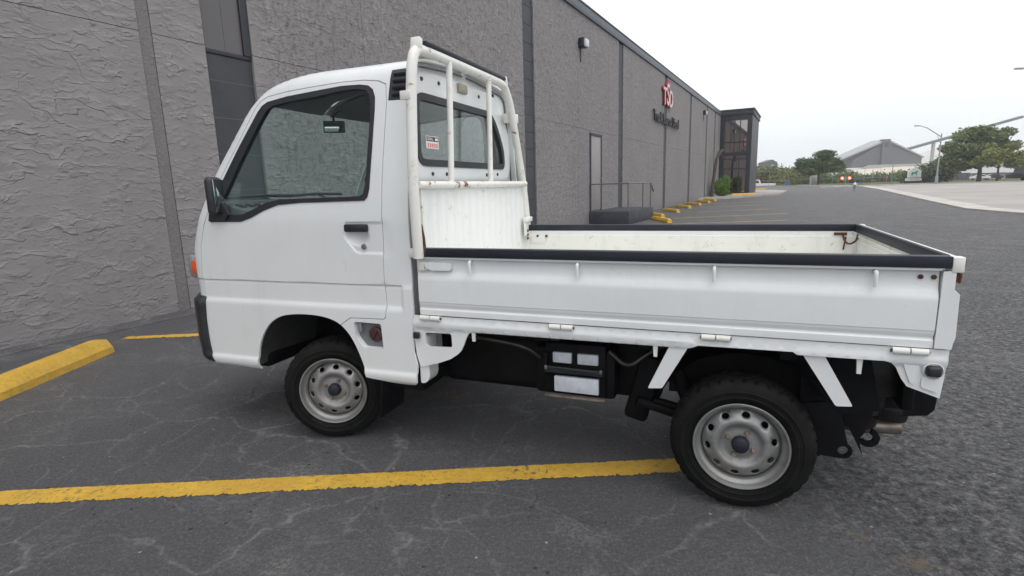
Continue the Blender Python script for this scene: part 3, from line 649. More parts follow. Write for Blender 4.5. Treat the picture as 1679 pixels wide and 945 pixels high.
tk = [.34, .50, .72, .80, .955, 1.03, 1.108, 1.218, 1.354, 1.457, 1.557, 1.656, 1.705, 1.74, 1.77, 1.80, 1.83, 1.87, 1.95, 2.1, 2.16]
xf_ = smooth_interp(tk, [-.862, -.893, -.893, -.893, -.889, -.866, -.820, -.748, -.665, -.590, -.515, -.440, -.392, -.345, -.285, -.20, -.12, -.03, .10, .28, .33])
zt_ = smooth_interp([.3, 1.70, 1.74, 1.77, 1.80, 1.83, 1.87, 1.95, 2.1, 2.16], [.3, 1.70, 1.741, 1.771, 1.796, 1.814, 1.826, 1.837, 1.850, 1.852])
ys_ = smooth_interp([.3, 1.10, 1.2, 1.3, 1.4, 1.5, 1.6, 1.7, 1.74, 1.77, 1.80, 1.83, 1.87, 1.95, 2.1, 2.16], [0, .0005, .0088, .0216, .0366, .053, .071, .090, .100, .116, .142, .185, .25, .38, .60, CW / 2])
rr_ = smooth_interp([.3, 1.0, 1.2, 1.6, 1.9, 2.16], [.12, .12, .075, .075, .12, .12])
dtab_t = [.30, .345, .36, .378, .392, .408, .42, .60, .688, .700, .718, .730, .795, .803, .8075, .813, .8165, 3.]
dtab_d = [.012, .004, -.010, -.014, -.0135, -.0055, -.005, -.005, -.005, -.0035, .0045, .005, .005, .0055, .0075, .0065, .0, 0.]
HREC = roundpoly([(.172, 1.112), (.408, 1.110), (.399, .970), (.225, .970), (.160, 1.045)], .02)
def detail(s, t_):
    tt = t_ - .010 * (s + .8) / 1.2
    d = np.interp(tt, dtab_t, dtab_d)
    m = np.clip((s - .450) / .012, 0, 1) * ((tt > .66) & (tt < .83)); d = d * (1 - m) + (-.0045 * m if True else 0)
    # fade of the rear strip above the groove
    m2 = np.clip((s - .45) / .012, 0, 1) * ((tt >= .8) & (tt < .83)); d = d + .0045 * m2 * np.clip((tt - .8) / .02, 0, 1)
    # handle recess
    P_ = np.stack([s, t_], 1); near = (s > .12) & (s < .45) & (t_ > .93) & (t_ < 1.15)
    if near.any():
        q = P_[near]; sd_ = np.where(inpoly(q, HREC), pdist(q, HREC), -pdist(q, HREC)); k_ = np.clip((sd_ + .002) / .006, 0, 1); dd = .006 * k_ * k_ * (3 - 2 * k_)
        e_ = ((q[:, 0] - .238) / .062)**2 + ((q[:, 1] - 1.045) / .042)**2; dd += .022 * np.clip(1 - e_, 0, 1)**.8; d = d.copy(); d[near] += dd
    return d
def F(s, t_, off=0.):
    s = np.asarray(s, float); t_ = np.asarray(t_, float); xf = xf_(t_); ys = ys_(t_); r = np.minimum(rr_(t_), np.maximum(CW / 2 - ys, 1e-4)); z = zt_(t_)
    w = np.clip((t_ - 1.70) / .17, 0, 1); d = detail(s, t_) * (1 - w); oy = off * (1 - .9 * w) + d; oz = off * w
    xc = xf + r; k_ = s - xc; x = np.where(k_ >= 0, s, 0.); y = ys + oy
    ph = np.clip(-k_ / r, 0, math.pi / 2); arc = k_ < 0
    x = np.where(arc, xc - (r - oy) * np.sin(ph), s); y = np.where(arc, ys + r - (r - oy) * np.cos(ph), y)
    be = np.clip(-k_ - r * math.pi / 2, 0, None); y = y + be
    u_ = 1 - np.abs(y - CW / 2) / (CW / 2); u_ = np.clip(u_, 0, 1); x = x - np.where(arc, .06 * (1 - (1 - u_)**2) * np.sin(ph), 0)
    return np.stack([x, y, z - oz], 1)
def s_centre(t_):
    xf = float(xf_(t_)); ys = float(ys_(t_)); r = min(float(rr_(t_)), max(CW / 2 - ys, 1e-4)); return xf + r - r * math.pi / 2 - (CW / 2 - ys - r)
SR = .512
win = [(-.665, 1.12), (-.46, 1.12), (-.394, 1.138), (-.305, 1.174), (-.217, 1.199), (-.086, 1.207), (.285, 1.211), (.300, 1.225), (.31, 1.26), (.323, 1.445), (.331, 1.60), (.330, 1.655), (.318, 1.688), (.295, 1.705), (.25, 1.713), (.15, 1.716), (.017, 1.709), (-.166, 1.698), (-.285, 1.682), (-.318, 1.667), (-.345, 1.640), (-.455, 1.490), (-.564, 1.331), (-.640, 1.215)]
gls = [(-.600, 1.155), (-.455, 1.150), (-.392, 1.171), (-.29, 1.208), (-.204, 1.223), (.26, 1.227), (.280, 1.236), (.294, 1.286), (.308, 1.50), (.313, 1.61), (.306, 1.665), (.288, 1.688), (.235, 1.699), (.15, 1.698), (.018, 1.686), (-.166, 1.675), (-.25, 1.664), (-.285, 1.650), (-.33, 1.595), (-.453, 1.413), (-.518, 1.311), (-.590, 1.205)]
arch = [(-.441, .25), (-.448, .36), (-.443, .42), (-.423, .49), (-.384, .555), (-.34, .603), (-.275, .641), (-.198, .657), (-.101, .663), (-.006, .659), (.062, .644), (.105, .623), (.147, .584), (.18, .529), (.208, .463), (.229, .397), (.245, .25)]
archs = [tuple(p) for p in arch]
# smooth the arch
def chaikin(P_, it=2):
    P_ = [np.array(p) for p in P_]
    for _ in range(it):
        Q = [P_[0]]
        for a, b_ in zip(P_, P_[1:]): Q += [a * .75 + b_ * .25, a * .25 + b_ * .75]
        Q.append(P_[-1]); P_ = Q
    return [tuple(p) for p in P_]
archs = chaikin(archs, 2)
door = [(-.768, .30), (-.782, .48), (-.785, .612), (-.775, .719), (-.782, .805), (-.772, .90), (-.757, 1.0), (-.718, 1.10), (-.680, 1.17), (-.625, 1.265), (-.585, 1.338), (-.475, 1.497), (-.368, 1.655), (-.335, 1.688), (-.29, 1.708), (-.165, 1.722), (.017, 1.731), (.15, 1.735), (.27, 1.732), (.345, 1.722), (.385, 1.705), (.393, 1.63), (.378, 1.30), (.374, 1.124), (.366, .90), (.364, .818), (.368, .73), (.360, .675), (.350, .667), (.165, .662), (.150, .655), (.095, .618), (-.1, .5), (-.1, .30)]
ventp = [(.411, 1.764), (.520, 1.766), (.520, 1.631), (.402, 1.634)]
fuelp = roundpoly([(.181, .643), (.333, .642), (.338, .518), (.225, .517), (.184, .566)], .014)
gt = np.concatenate([np.arange(.31, .34, .012), np.arange(.345, .43, .0055), np.arange(.44, .68, .03), np.arange(.684, .74, .0045), np.arange(.75, .795, .02), np.arange(.797, .835, .0035), np.arange(.85, 1.6, .03), np.arange(1.61, 1.84, .012), np.arange(1.85, 2.16, .03)])
def SG(a, b_, st_): return np.arange(a, b_, st_)
gs = np.concatenate([SG(-1.5, -.95, .05), SG(-.95, -.60, .012), SG(-.60, .44, .03), SG(.444, .475, .004), SG(.48, .51, .008)])
tl = [.34, .40, .50, .60, .70, .80, .9, 1.0, 1.1, 1.2, 1.3, 1.4, 1.5, 1.6, 1.7, 1.74, 1.78, 1.8, 1.83, 1.87, 1.95, 2.1, 2.155]
bottom = [(-.77, .362), (-.60, .350), (-.46, .338), (-.442, .338), (-.1, .33), (.229, .374), (.31, .366), (.36, .358), (.44, .355), (.495, .358), (.508, .372)]
outer = [(s_centre(.362), .362)] + bottom + [(SR + .002, .46), (.500, .52), (.500, .66), (SR, .70)] + [(SR, z) for z in (.95, 1.6, 1.7, 1.75, 1.8, 1.87, 2.0, 2.155)] + [(s_centre(z), z) for z in tl[::-1]]
wsh = [(s_centre(1.215) - .5, 1.215)]
wsh = [(-2.0, 1.215)] + [(float(xf_(z)) + .075 - .085, z) for z in np.linspace(1.215, 1.70, 12)] + [(-2.0, 1.70)]
doorg = shiftpoly(door, .0033)
hx = np.array([(x, z) for x in np.arange(.15, .42, .0055) for z in np.arange(.955, 1.125, .0055)])
def mk_cab(mirror, near):
    kw = dict(mirror=mirror)
    holes = [doorg, archs, wsh] + ([ventp, fuelp] if near else [])
    body = sheet('cab_body' if near else 'cab_body_far', outer, holes, F, gs, gt, 'paint', truck, th=.012, **kw)
    body.name = 'cab_body'
    dr_ = sheet('door', door, [win, archs] + [[(-.9, .2), (-.9, .352), (-.1, .338), (.1, .33), (.1, .2)]], F, gs, gt, 'paint', truck, th=.012, extra=hx, **kw)
    f3 = lambda s, t_, o: F(s, t_, o - .004); sl_ = sheet('window_seal', shiftpoly(win, .003), [gls], f3, gs, gt, 'seal', dr_, th=.02, **kw)
    f4 = lambda s, t_, o: F(s, t_, o + .008); sheet('window_glass', shiftpoly(gls, .006), [], f4, gs, gt, 'glass', dr_, th=.003, **kw)
    return body, dr_
bodyN, doorN = mk_cab(None, True)
bodyF, doorF = mk_cab(CW, False)
# interior lining (closes the shell, all but the windows)
lin_outer = [(s_centre(.40) + .1, .40), (.50, .40), (.50, 2.15)] + [(s_centre(z) + .05, z) for z in tl[::-1] if z > .4 and z < 2.15]
lin_out = [(s_centre(.42) + .06, .42), (.49, .42), (.49, 1.9), (.49, 2.14)] + [(s_centre(z) + .03, z) for z in [2.14] + [q for q in tl[::-1] if .42 < q < 2.13]]
glin = shiftpoly(gls, .012)
for mir in (None, CW):
    sheet('cab_lining', lin_out, [glin, shiftpoly(archs, .012), [(-2.2, 1.20)] + [(float(xf_(z)) + .08, z) for z in np.linspace(1.20, 1.69, 12)] + [(-2.2, 1.69)]], lambda s, t_, o: F(s, t_, o + .030), gs[::2], gt[::3], 'interior', truck, th=.004, step=.04, mirror=mir)
# windshield
wo2 = [(float(s_centre(1.21)), 1.21)] + [(float(xf_(z)) - .004, z) for z in np.linspace(1.21, 1.705, 12)] + [(float(s_centre(z)), z) for z in np.linspace(1.705, 1.21, 12)]
for mir in (None, CW):
    sheet('windshield', wo2, [], lambda s, t_, o: F(s, t_, o + .006), gs, gt, 'glass', truck, th=.004, step=.05, mirror=mir)
# rear wall of the cab in the plane x = .49
def sect(dy=0.):
    pts = []
    for t_ in [.42, .7, 1.0, 1.15, 1.3, 1.4, 1.5, 1.6, 1.68, 1.72, 1.75, 1.78, 1.80, 1.83, 1.87, 1.93, 2.0, 2.08]:
        p = F(np.array([.505]), np.array([t_]))[0]; pts.append((p[1] + .010, p[2] - (.012 if t_ > 1.8 else 0)))
    return pts + [(CW - y, z) for y, z in pts[::-1]]
rwin = roundpoly([(.150, 1.672), (.985, 1.672), (1.085, 1.585), (1.165, 1.46), (1.170, 1.358), (.142, 1.358)], .07, 6)
rglass = shiftpoly(rwin, -.026)
embo = roundpoly([(.07, 1.275), (.06, 1.60), (.13, 1.74), (.30, 1.785), (1.06, 1.785), (1.18, 1.70), (1.29, 1.56), (1.29, 1.275)], .1, 5)
def RW(y, z, off=0.):
    P_ = np.stack([y, z], 1); ins = inpoly(P_, embo); dd = pdist(P_, embo); sd_ = np.where(ins, dd, -dd); k_ = np.clip((sd_ + .012) / .03, 0, 1); k_ = k_ * k_ * (3 - 2 * k_)
    hd = np.clip((z - 1.69) / .02, 0, 1) * k_
    x = .478 + .016 * k_ - .0 * hd - off
    return np.stack([x, y, z], 1)
gy = np.arange(.02, CW, .018); gz2 = np.concatenate([np.arange(.45, 1.2, .06), np.arange(1.2, 1.84, .012)])
sheet('rear_cab_wall', sect(), [rwin], RW, gy, gz2, 'paint', truck, th=.01, step=.03, flip=True)
sheet('rear_window_seal', shiftpoly(rwin, .006), [rglass], lambda a, b_, o: RW(a, b_, o - .006), gy, gz2, 'seal', truck, th=.015, flip=True)
rg = sheet('rear_window', shiftpoly(rglass, .004), [], lambda a, b_, o: np.stack([.487 - o + 0 * a, a, b_], 1), gy[::3], gz2[::3], 'glass', truck, th=.003, step=.05, flip=True)
# warning sticker
sk = B(); sk.span(.488, .4895, .235, .352, 1.435, 1.492); sk = sk.done('sticker', 'whitep', rg, 30)
b = B(); b.span(.4896, .4900, .239, .349, 1.468, 1.489); b.done('black_band', 'letterblack', sk, 30)
b = B()
for zz, w_ in ((1.482, .5), (1.475, .6)): b.span(.4901, .4903, .243, .243 + .1 * w_, zz - .0015, zz + .0015)
b.span(.4901, .4903, .318, .345, 1.473, 1.484); b.done('white_print', 'whitep', sk, 30)
b = B()
for i in range(5):
    y0 = .246 + i * .0205
    for k_ in range(3): b.span(.4896, .4900, y0, y0 + .015, 1.442 + k_ * .0065, 1.4445 + k_ * .0065)
    b.span(.4896, .4901, y0 + .003, y0 + .006, 1.440, 1.460); b.span(.4896, .4901, y0 + .010, y0 + .0125, 1.440, 1.460)
b.done('red_print', 'redp', sk, 30)
# lamp plate and bosses on the rear wall
b = B(); b.box((.500, .617, 1.752), (.02, .10, .048), .008); b.done('cargo_lamp', 'beige', truck)
for y, z in ((.215, 1.738), (.375, 1.742), (.83, 1.742), (.96, 1.738), (1.03, 1.775), (.27, 1.318), (.41, 1.318), (.90, 1.318), (1.06, 1.322)): b = B(); b.lathe([(.001, .500), (.009, .499), (.010, .490)], 10, 0, (0, y, z)); b.done('rubber_plug', 'black', truck)
# air vent on the rear pillar
v = sheet('air_vent', [(.4125, 1.7625), (.510, 1.7645), (.510, 1.6325), (.4035, 1.6355)], [], lambda s, t_, o: F(s, t_, o - .001), gs, gt, 'black', truck, th=.012)
b = B()
for i in range(4):
    z = 1.742 - i * .029; y = float(ys_(z)) + .002; b.box((.458 - .001 * i, y - .006, z), (.062, .012, .017), .005, Matrix.Rotation(.35, 4, 'X'))
b.done('louvre', 'trim', v)
# fuel filler recess
b = B(); pf = fuelp; k_ = len(pf)
vs = [(x, -.002, z) for x, z in pf] + [(.2595 + (x - .2595) * .93, .045, .582 + (z - .582) * .93) for x, z in pf]
b.add(vs, [(i, (i + 1) % k_, (i + 1) % k_ + k_, i + k_) for i in range(k_)] + [tuple(range(k_, 2 * k_))])
fr_ = b.done('fuel_filler', 'paint', truck, 30, True)
b = B(); b.lathe([(.0005, .008), (.030, .008), (.036, .013), (.037, .042)], 28, 1, (.285, 0, .583)); b.box((.285, .007, .583), (.012, .012, .055), .004, Matrix.Rotation(.5, 4, 'Y')); b.done('filler_cap', 'redcap', fr_)
b = B(); b.box((.205, .02, .612), (.018, .03, .045), .003); b.done('lid_hinge', 'galv', fr_)
# door handle and lock
b = B(); b.box((.237, -.003, 1.083), (.125, .022, .036), .008, Matrix.Rotation(-.0, 4, 'Y')); b.done('handle', 'black', doorN)
b = B(); b.lathe([(.0005, -.008), (.011, -.007), (.013, .0), (.013, .01)], 20, 1, (.268, .003, .998)); b.done('lock', 'steel', doorN)
b = B(); b.box((.237, CW + .003, 1.083), (.125, .022, .036), .008); b.done('handle', 'black', doorF)
# front bumper (wraps the corner)
bump_o = [(s_centre(.37), .37), (-.755, .360), (-.772, .40), (-.783, .47), (-.783, .60), (-.772, .716), (-.79, .722), (s_centre(.72), .722)]
bfun = lambda s, t_, o: F(s, t_, o - .030 * np.clip((-.768 - s) / .03, 0.15, 1) * np.clip((t_ - .345) / .05, .2, 1) * np.clip((.735 - t_) / .03, .2, 1))
for mir in (None, CW): sheet('bumper', bump_o, [], bfun, gs, np.arange(.36, .73, .02), 'black', truck, th=.03, mirror=mir)
# indicator, headlight
for mir in (False, True):
    m_ = (lambda y: CW - y) if mir else (lambda y: y)
    b = B(); b.box((-.880, m_(.060), .868), (.05, .05, .075), .012); b.done('turn_signal', 'orange', truck)
    b = B(); b.box((-.930, m_(.22), .87), (.03, .20, .10), .012); hl = b.done('headlight', 'plastic_white', truck)
    b = B(); b.box((-.905, m_(.14), .87), (.06, .20, .125), .02); b.done('light_bezel', 'galv', truck)
# door mirror
mi_ = empty('mirror_pivot', (0, 0, 0)); D.objects.remove(mi_)
rotm = Matrix.Rotation(math.radians(14), 4, 'Z')
def mirror(side):
    yy = -.022 if side else CW + .022; rm = rotm if side else Matrix.Rotation(math.radians(-14), 4, 'Z')
    b = B(); b.box((-.590, yy, 1.245), (.050, .095, .188), .024, rm, 4); mh = b.done('side_mirror', 'black', truck, 40)
    b = B(); b.box(Vector((-.590, yy, 1.245)) + rm @ Vector((.026, 0, 0)), (.004, .076, .163), .0015, rm); b.done('mirror_glass', 'chrome', mh)
    b = B(); b.prism([(-.668, 1.118), (-.56, 1.118), (-.53, 1.15), (-.56, 1.21), (-.645, 1.215)], 1, (-.012 if side else CW - .01), (.01 if side else CW + .012)); b.done('mirror_base', 'black', mh, 30)
mirror(True); mirror(False)
# interior
b = B(); b.prism([(-.80, .55), (-.80, 1.10), (-.735, 1.192), (-.60, 1.200), (-.47, 1.165), (-.43, 1.10), (-.46, .95), (-.55, .60)], 1, .04, CW - .04); db = b.done('dashboard', 'interior', truck, 40)
b = B()
for y in (.10, .16, .22): b.box((-.555, y, 1.187), (.05, .035, .012), .003, Matrix.Rotation(.26, 4, 'Y'))
b.done('dash_vent', 'intdark', db)
b = B(); b.box((-.50, CW - .35, 1.17), (.12, .30, .08), .03); b.done('instrument_pod', 'intdark', db)
b = B(); b.span(-.455, .46, .04, CW - .04, .675, .70); b.span(-.78, -.465, .04, CW - .04, .42, .46); b.span(-.464, -.456, .04, CW - .04, .42, .70); b.span(.40, .46, .045, CW - .045, .461, 1.12); b.done('cab_floor', 'intdark', truck, 30)
for y in (.36, CW - .36):
    b = B(); b.box((.08, y, .70), (.46, .46, .14), .05, None, 4); s1 = b.done('seat', 'seatf', truck)
    b = B(); b.box((.30, y, .94), (.12, .44, .40), .05, Matrix.Rotation(.15, 4, 'Y'), 4); b.done('seat_backrest', 'seatf', s1)
b = B(); ww = Matrix.Rotation(-.6, 4, 'Y')
pts = [Vector((-.33, CW - .36, 1.06)) + ww @ Vector((.17 * math.cos(a), .17 * math.sin(a), 0)) for a in np.linspace(0, 2 * math.pi, 33)]
b.tube(pts, .013, 8, False); b.tube([(-.33, CW - .36, 1.06), (-.50, CW - .36, .95)], .02); b.tube([pts[8], pts[24]], .012); b.done('steering_wheel', 'intdark', truck)
b = B(); b.box((-.335, .62, 1.617), (.018, .120, .066), .006, Matrix.Rotation(math.radians(-52), 4, 'Z'), 3); im = b.done('interior_mirror', 'intdark', truck)
b = B(); b.box(Vector((-.335, .62, 1.617)) + Matrix.Rotation(math.radians(-52), 4, 'Z') @ Vector((.0098, 0, 0)), (.002, .108, .055), .0008, Matrix.Rotation(math.radians(-52), 4, 'Z')); b.done('reflector', 'imirror', im)
b = B(); b.tube([(-.335, .62, 1.645), (-.345, .63, 1.675), (-.34, .65, 1.70), (-.31, .66, 1.715)], .007); b.done('stalk', 'intdark', im)
for y0, y1 in ((.22, .70), (.72, 1.18)):
    b = B(); b.tube([(-.785 - .02, y0, 1.232), (-.80, (y0 + y1) / 2, 1.238), (-.775, y1, 1.232)], .010, 6); b.tube([(-.80, (y0 + y1) / 2, 1.238), (-.87, y1, 1.19)], .006, 6); b.done('wiper', 'black', truck)
b = B(); b.tube([(.285, .05, 1.30), (.30, .06, 1.24), (.30, .06, 1.10)], .012); b.box((.29, .045, 1.285), (.03, .02, .05), .006); b.done('seat_belt_anchor', 'intdark', truck)

# --- wheels
def tyre_obj(parent):
    prof = [(.172, .012), (.180, .004), (.190, .0005), (.1925, -.0025), (.1955, -.0025), (.198, -.0005), (.212, -.002), (.2145, -.0045), (.2165, -.0045), (.219, -.002), (.229, .001), (.236, .004), (.247, .012), (.2555, .022), (.2585, .034), (.2600, .045), (.2545, .0455), (.2545, .050), (.2602, .0505), (.2606, .066), (.2550, .0665), (.2550, .071), (.2607, .0715), (.2607, .083), (.2550, .0835), (.2550, .088),
            (.2606, .0885), (.2602, .104), (.2545, .1045), (.2545, .109), (.2600, .1095), (.2585, .121), (.2555, .133), (.247, .143), (.236, .151), (.20, .155), (.172, .140), (.160, .13), (.160, .02)]
    SEG = 144; b = B(); rings = []
    for r, a in prof:
        ring = []
        for j in range(SEG):
            rr = r; th_ = 2 * math.pi * j / SEG
            if (.021 < a < .046 or .109 < a < .134) and (j % 4) == 0: rr -= .0085
            if (.0505 <= a <= .104) and r > .26 and (j % 6) == int(a * 60) % 6: rr -= .0045
            ring.append(b.bm.verts.new((rr * math.cos(th_), a, rr * math.sin(th_))))
        rings.append(ring)
    for A, C in zip(rings, rings[1:] + rings[:1]):
        for j in range(SEG): b.bm.faces.new((A[j], A[(j + 1) % SEG], C[(j + 1) % SEG], C[j]))
    # raised sidewall ring
    return b.done('tyre', 'tyre', parent, 28)
rprof_r = [0, .028, .046, .052, .058, .068, .080, .088, .098, .112, .128, .1385, .142]
rprof_d = [.030, .030, .030, .0315, .0315, .030, .018, .0135, .014, .021, .032, .040, .052]
def wheel(x, y, steer, outer_mat, side=1):
    w_ = empty('wheel', (x, y, .2608)); w_.parent = truck; w_.rotation_euler.z = steer + (0 if side == 1 else math.pi)
    ty = tyre_obj(w_)
    b = B(); b.lathe([(.1695, .004), (.1715, .000), (.1690, -.004), (.1640, -.003), (.1610, .003), (.1590, .012), (.1560, .020), (.1480, .024), (.1440, .030), (.1415, .045), (.1400, .095), (.150, .115), (.166, .13), (.170, .125), (.158, .10), (.1465, .04), (.152, .03), (.163, .022)], 72, 1, close=True)
    rm_ = b.done('rim', outer_mat, w_, 50)
    holes = []
    for i in range(10):
        a = 2 * math.pi * (i + .3) / 10; c_ = np.array([math.cos(a), math.sin(a)]); tn = np.array([-c_[1], c_[0]])
        holes.append([tuple(c_ * .1185 + c_ * .0105 * math.cos(q) + tn * .0145 * math.sin(q)) for q in np.linspace(0, 2 * math.pi, 17)[:-1]])
    out = [(.142 * math.cos(q), .142 * math.sin(q)) for q in np.linspace(0, 2 * math.pi, 73)[:-1]]
    fi = smooth_interp(rprof_r, rprof_d)
    def RF(a, b_, o):
        r = np.hypot(a, b_); d = fi(r)
        for h_ in holes:
            P_ = np.stack([a, b_], 1); q = pdist(P_, h_); d = d + .004 * np.clip(1 - q / .006, 0, 1)
        return np.stack([a, d + o, b_], 1)
    ex = np.array([(r * math.cos(q), r * math.sin(q)) for r in (.02, .034, .046, .050, .054, .060, .066, .071, .076, .081, .086, .091, .098, .104, .133) for q in np.linspace(0, 2 * math.pi, int(12 + r * 420))[:-1]])
    ex = np.vstack([ex] + [np.array(shiftpoly(resample(h_, .004), .004)) for h_ in holes])
    sheet('wheel_disc', out, holes, RF, [], [], outer_mat, rm_, th=.005, step=.006, extra=ex, sharp=50) if False else None
    G0 = np.array([[0.001, 0.001]])
    sheet('wheel_disc', out, holes, RF, [0.0], [0.0], outer_mat, rm_, th=.005, step=.006, extra=ex, sharp=50)
    b = B(); b.lathe([(.0005, .000), (.022, .001), (.029, .006), (.0315, .014), (.0325, .031)], 32); b.done('hub_cap', 'trim', w_, 50)
    for i in range(4):
        a = math.pi / 4 * (2 * i + 1) + .35; c_ = (.0500 * math.cos(a) * 1.0, 0, .0500 * math.sin(a)); b = B(); b.lathe([(.0005, .014), (.006, .014), (.0085, .018), (.0105, .024), (.011, .032)], 6, 1, c_); b.done('lug_nut', 'rimbrown', rm_, 30)
    b = B(); b.lathe([(.0005, .060), (.125, .060), (.128, .07), (.128, .12), (.0005, .12)], 32); b.done('brake_drum', 'under', w_)
    b = B(); b.tube([(-.045, .020, .128), (-.05, .006, .133)], .004, 8); b.done('valve', 'black', w_)
    return w_
wheel(0.0 - .008, .028, .38, 'rim'); wheel(WB, .0194, 0., 'rim'); wheel(0.0, BW - .02, .38 , 'rim', -1); wheel(WB, BW - .0194, 0., 'rim', -1)

# --- wheel arch liner (front) and cab underside
def arch_liner(mir):
    b = B(); P_ = [p for p in shiftpoly(archs, .004)]; P_ = [p for p in archs if p[1] > .35 - 1e-6]; m_ = (lambda y: CW - y) if mir else (lambda y: y)
    P_ = [(-.446, .36)] + P_ + [(.236, .36)]
    ring = []
    for x, z in P_: ring.append([(x * 1.01, m_(.004), z + .004), (x * 1.01, m_(.10), z + .012), (x * 1.0, m_(.30), z + .012), (x * 1.0, m_(.42), z)])
    vs = [q for r_ in ring for q in r_]; b.add(vs, [(4 * i + k_, 4 * i + k_ + 1, 4 * i + k_ + 5, 4 * i + k_ + 4) for i in range(len(P_) - 1) for k_ in range(3)])
    return b.done('wheel_arch_liner', 'liner', truck, 60)
arch_liner(False); arch_liner(True)
b = B(); b.span(-.40, .24, .44, .92, .34, .66, .03); b.span(.24, .50, .06, CW - .06, .30, .40, .02); b.span(-.80, -.44, .05, CW - .05, .33, .42, .03); b.done('floor_pan', 'under', truck)
b = B(); b.box((.30, .10, .285), (.012, .20, .23), .003, Matrix.Rotation(.12, 4, 'Y')); b.done('mud_flap', 'under', truck)
b = B(); b.prism(roundpoly([(.515, .362), (.548, .372), (.563, .40), (.563, .47), (.56, .60), (.515, .60)], .02), 1, .018, .10); b.done('rear_cab_skirt', 'paint', truck, 30)
b = B()
for y in (.1, CW - .25): b.tube([(0, y + .06, .26), (0, y + .14, .26)], .035); b.tube([(0.02, y + .16, .30), (.02, y + .20, .60)], .025)
b.tube([(0, .20, .25), (0, CW - .2, .25)], .02); b.done('front_axle', 'under', truck)

# --- cargo bed
BX0, BX1 = .546, 2.487
def gate_profile():
    # (z, y) of the outer skin, from lip down
    return [(.9925, .012), (.9925, -.004), (.9905, -.007), (.951, -.007), (.949, -.004), (.947, .012), (.928, .013), (.905, .011), (.893, .009), (.885, .005), (.868, -.002), (.860, -.004), (.851, -.0045), (.80, -.0045), (.757, -.0045), (.755, -.0018), (.751, -.0015), (.744, -.0015), (.735, .004), (.730, .005), (.725, .003), (.722, -.001), (.710, -.0015), (.698, -.001), (.697, .004)]
def skin(prof, x0, x1, fy, extra_x=(), thick=.028, name='g', mat='paint', parent=None, sharp=40):
    """extrude a (z,y) profile along x with closed back"""
    b = B(); xs = [x0] + list(extra_x) + [x1]; front = prof; back = [(z, fy(thick)) for z in (prof[-1][0], prof[0][0])]
    loop = [(fy(y), z) for z, y in front] + [(y, z) for z, y in back]
    for xa, xb in zip(xs, xs[1:]):
        k_ = len(loop); A = [b.bm.verts.new((xa, y, z)) for y, z in loop]; C = [b.bm.verts.new((xb, y, z)) for y, z in loop]
        for i in range(k_): b.bm.faces.new((A[i], A[(i + 1) % k_], C[(i + 1) % k_], C[i]))
        if xa == x0: b.bm.faces.new(A[::-1])
        if xb == x1: b.bm.faces.new(C)
    return b.done(name, mat, parent, sharp)
gp = gate_profile()
nearg = skin(gp, BX0, 2.432, lambda y: y, name='side_gate', parent=truck, thick=.012 + .016)
farg = skin(gp, BX0, 2.432, lambda y: BW - y, name='side_gate', parent=truck, thick=.012 + .016)
# inner skins with horizontal ribs
def inner(y_, sgn, x0, x1, parent):
    pr = [(.987, 0), (.962, .001), (.960, -.004), (.935, -.004), (.930, .002), (.90, .003), (.865, .006), (.85, .008), (.76, .008), (.75, .004), (.72, .004)]
    b = B(); vs = []
    for x in (x0, x1): vs += [(x, y_ + sgn * d, z) for z, d in pr]
    k_ = len(pr); b.add(vs, [(i, i + 1, i + 1 + k_, i + k_) for i in range(k_ - 1)]); return b.done('inner_panel', 'bed', parent, 30)
inner(.0295, 1, BX0 + .02, 2.44, nearg); inner(BW - .0295, -1, BX0 + .02, 2.44, farg)
for gobj, y0, y1 in ((nearg, -.0125, .031), (farg, BW - .031, BW + .0125)):
    b = B(); b.span(BX0 + .012, 2.456, y0, y1, .9585, .9955, .0025); b.done('rail_trim', 'trim', gobj)
    b = B(); b.span(.507 if y0 < .5 else .52, BX0 + .011, y0 + .004, y1 - .002, .953, .9935, .004); b.done('rail_end_cap', 'rack', gobj); b = B(); b.span(2.4565, 2.489, y0 + .004, y1 - .002, .945, .9935, .004); b.done('rail_end_cap', 'rack', gobj)
# rear corner posts
for y0, sg_ in ((0, 1), (BW, -1)):
    b = B(); b.prism([(2.437, .948), (2.470, .950), (2.470, .892), (2.485, .876), (2.487, .735), (2.483, .722), (2.480, .699), (2.435, .699)], 1, y0 - sg_ * .0055, y0 + sg_ * .034); b.done('corner_post', 'paint', truck, 30)
# tailgate
tg = B(); tg.span(2.452, 2.480, .035, BW - .035, .70, .952, .004); tg.span(2.448, 2.487, .035, BW - .035, .9525, .990, .004); tg = tg.done('tailgate', 'bed', truck, 40)
b = B(); b.span(2.442, 2.462, .033, BW - .033, .9535, .9965, .004); b.done('gate_trim', 'trim', tg)
b = B()
for z in (.93, .905, .80, .76): b.span(2.447, 2.4525, .06, BW - .06, z, z + .012, .002)
b.done('inner_rib', 'bed', tg)
b = B(); b.box((2.489, .05, .925), (.010, .022, .035), .003); b.tube([(2.488, .04, .945), (2.497, .04, .93), (2.494, .04, .905)], .004); b.done('latch_hook', 'rustc', tg)
b = B(); b.box((2.489, .03, .972), (.012, .05, .03), .003); b.done('rubber_buffer', 'black', tg)
# bed floor with ribs
b = B(); b.span(.55, 2.46, .03, BW - .03, .665, .697)
for i in range(15): y = .09 + i * .083; b.span(.60, 2.43, y, y + .03, .6975, .7035, .002)
b.done('bed_floor', 'bed', truck, 30)
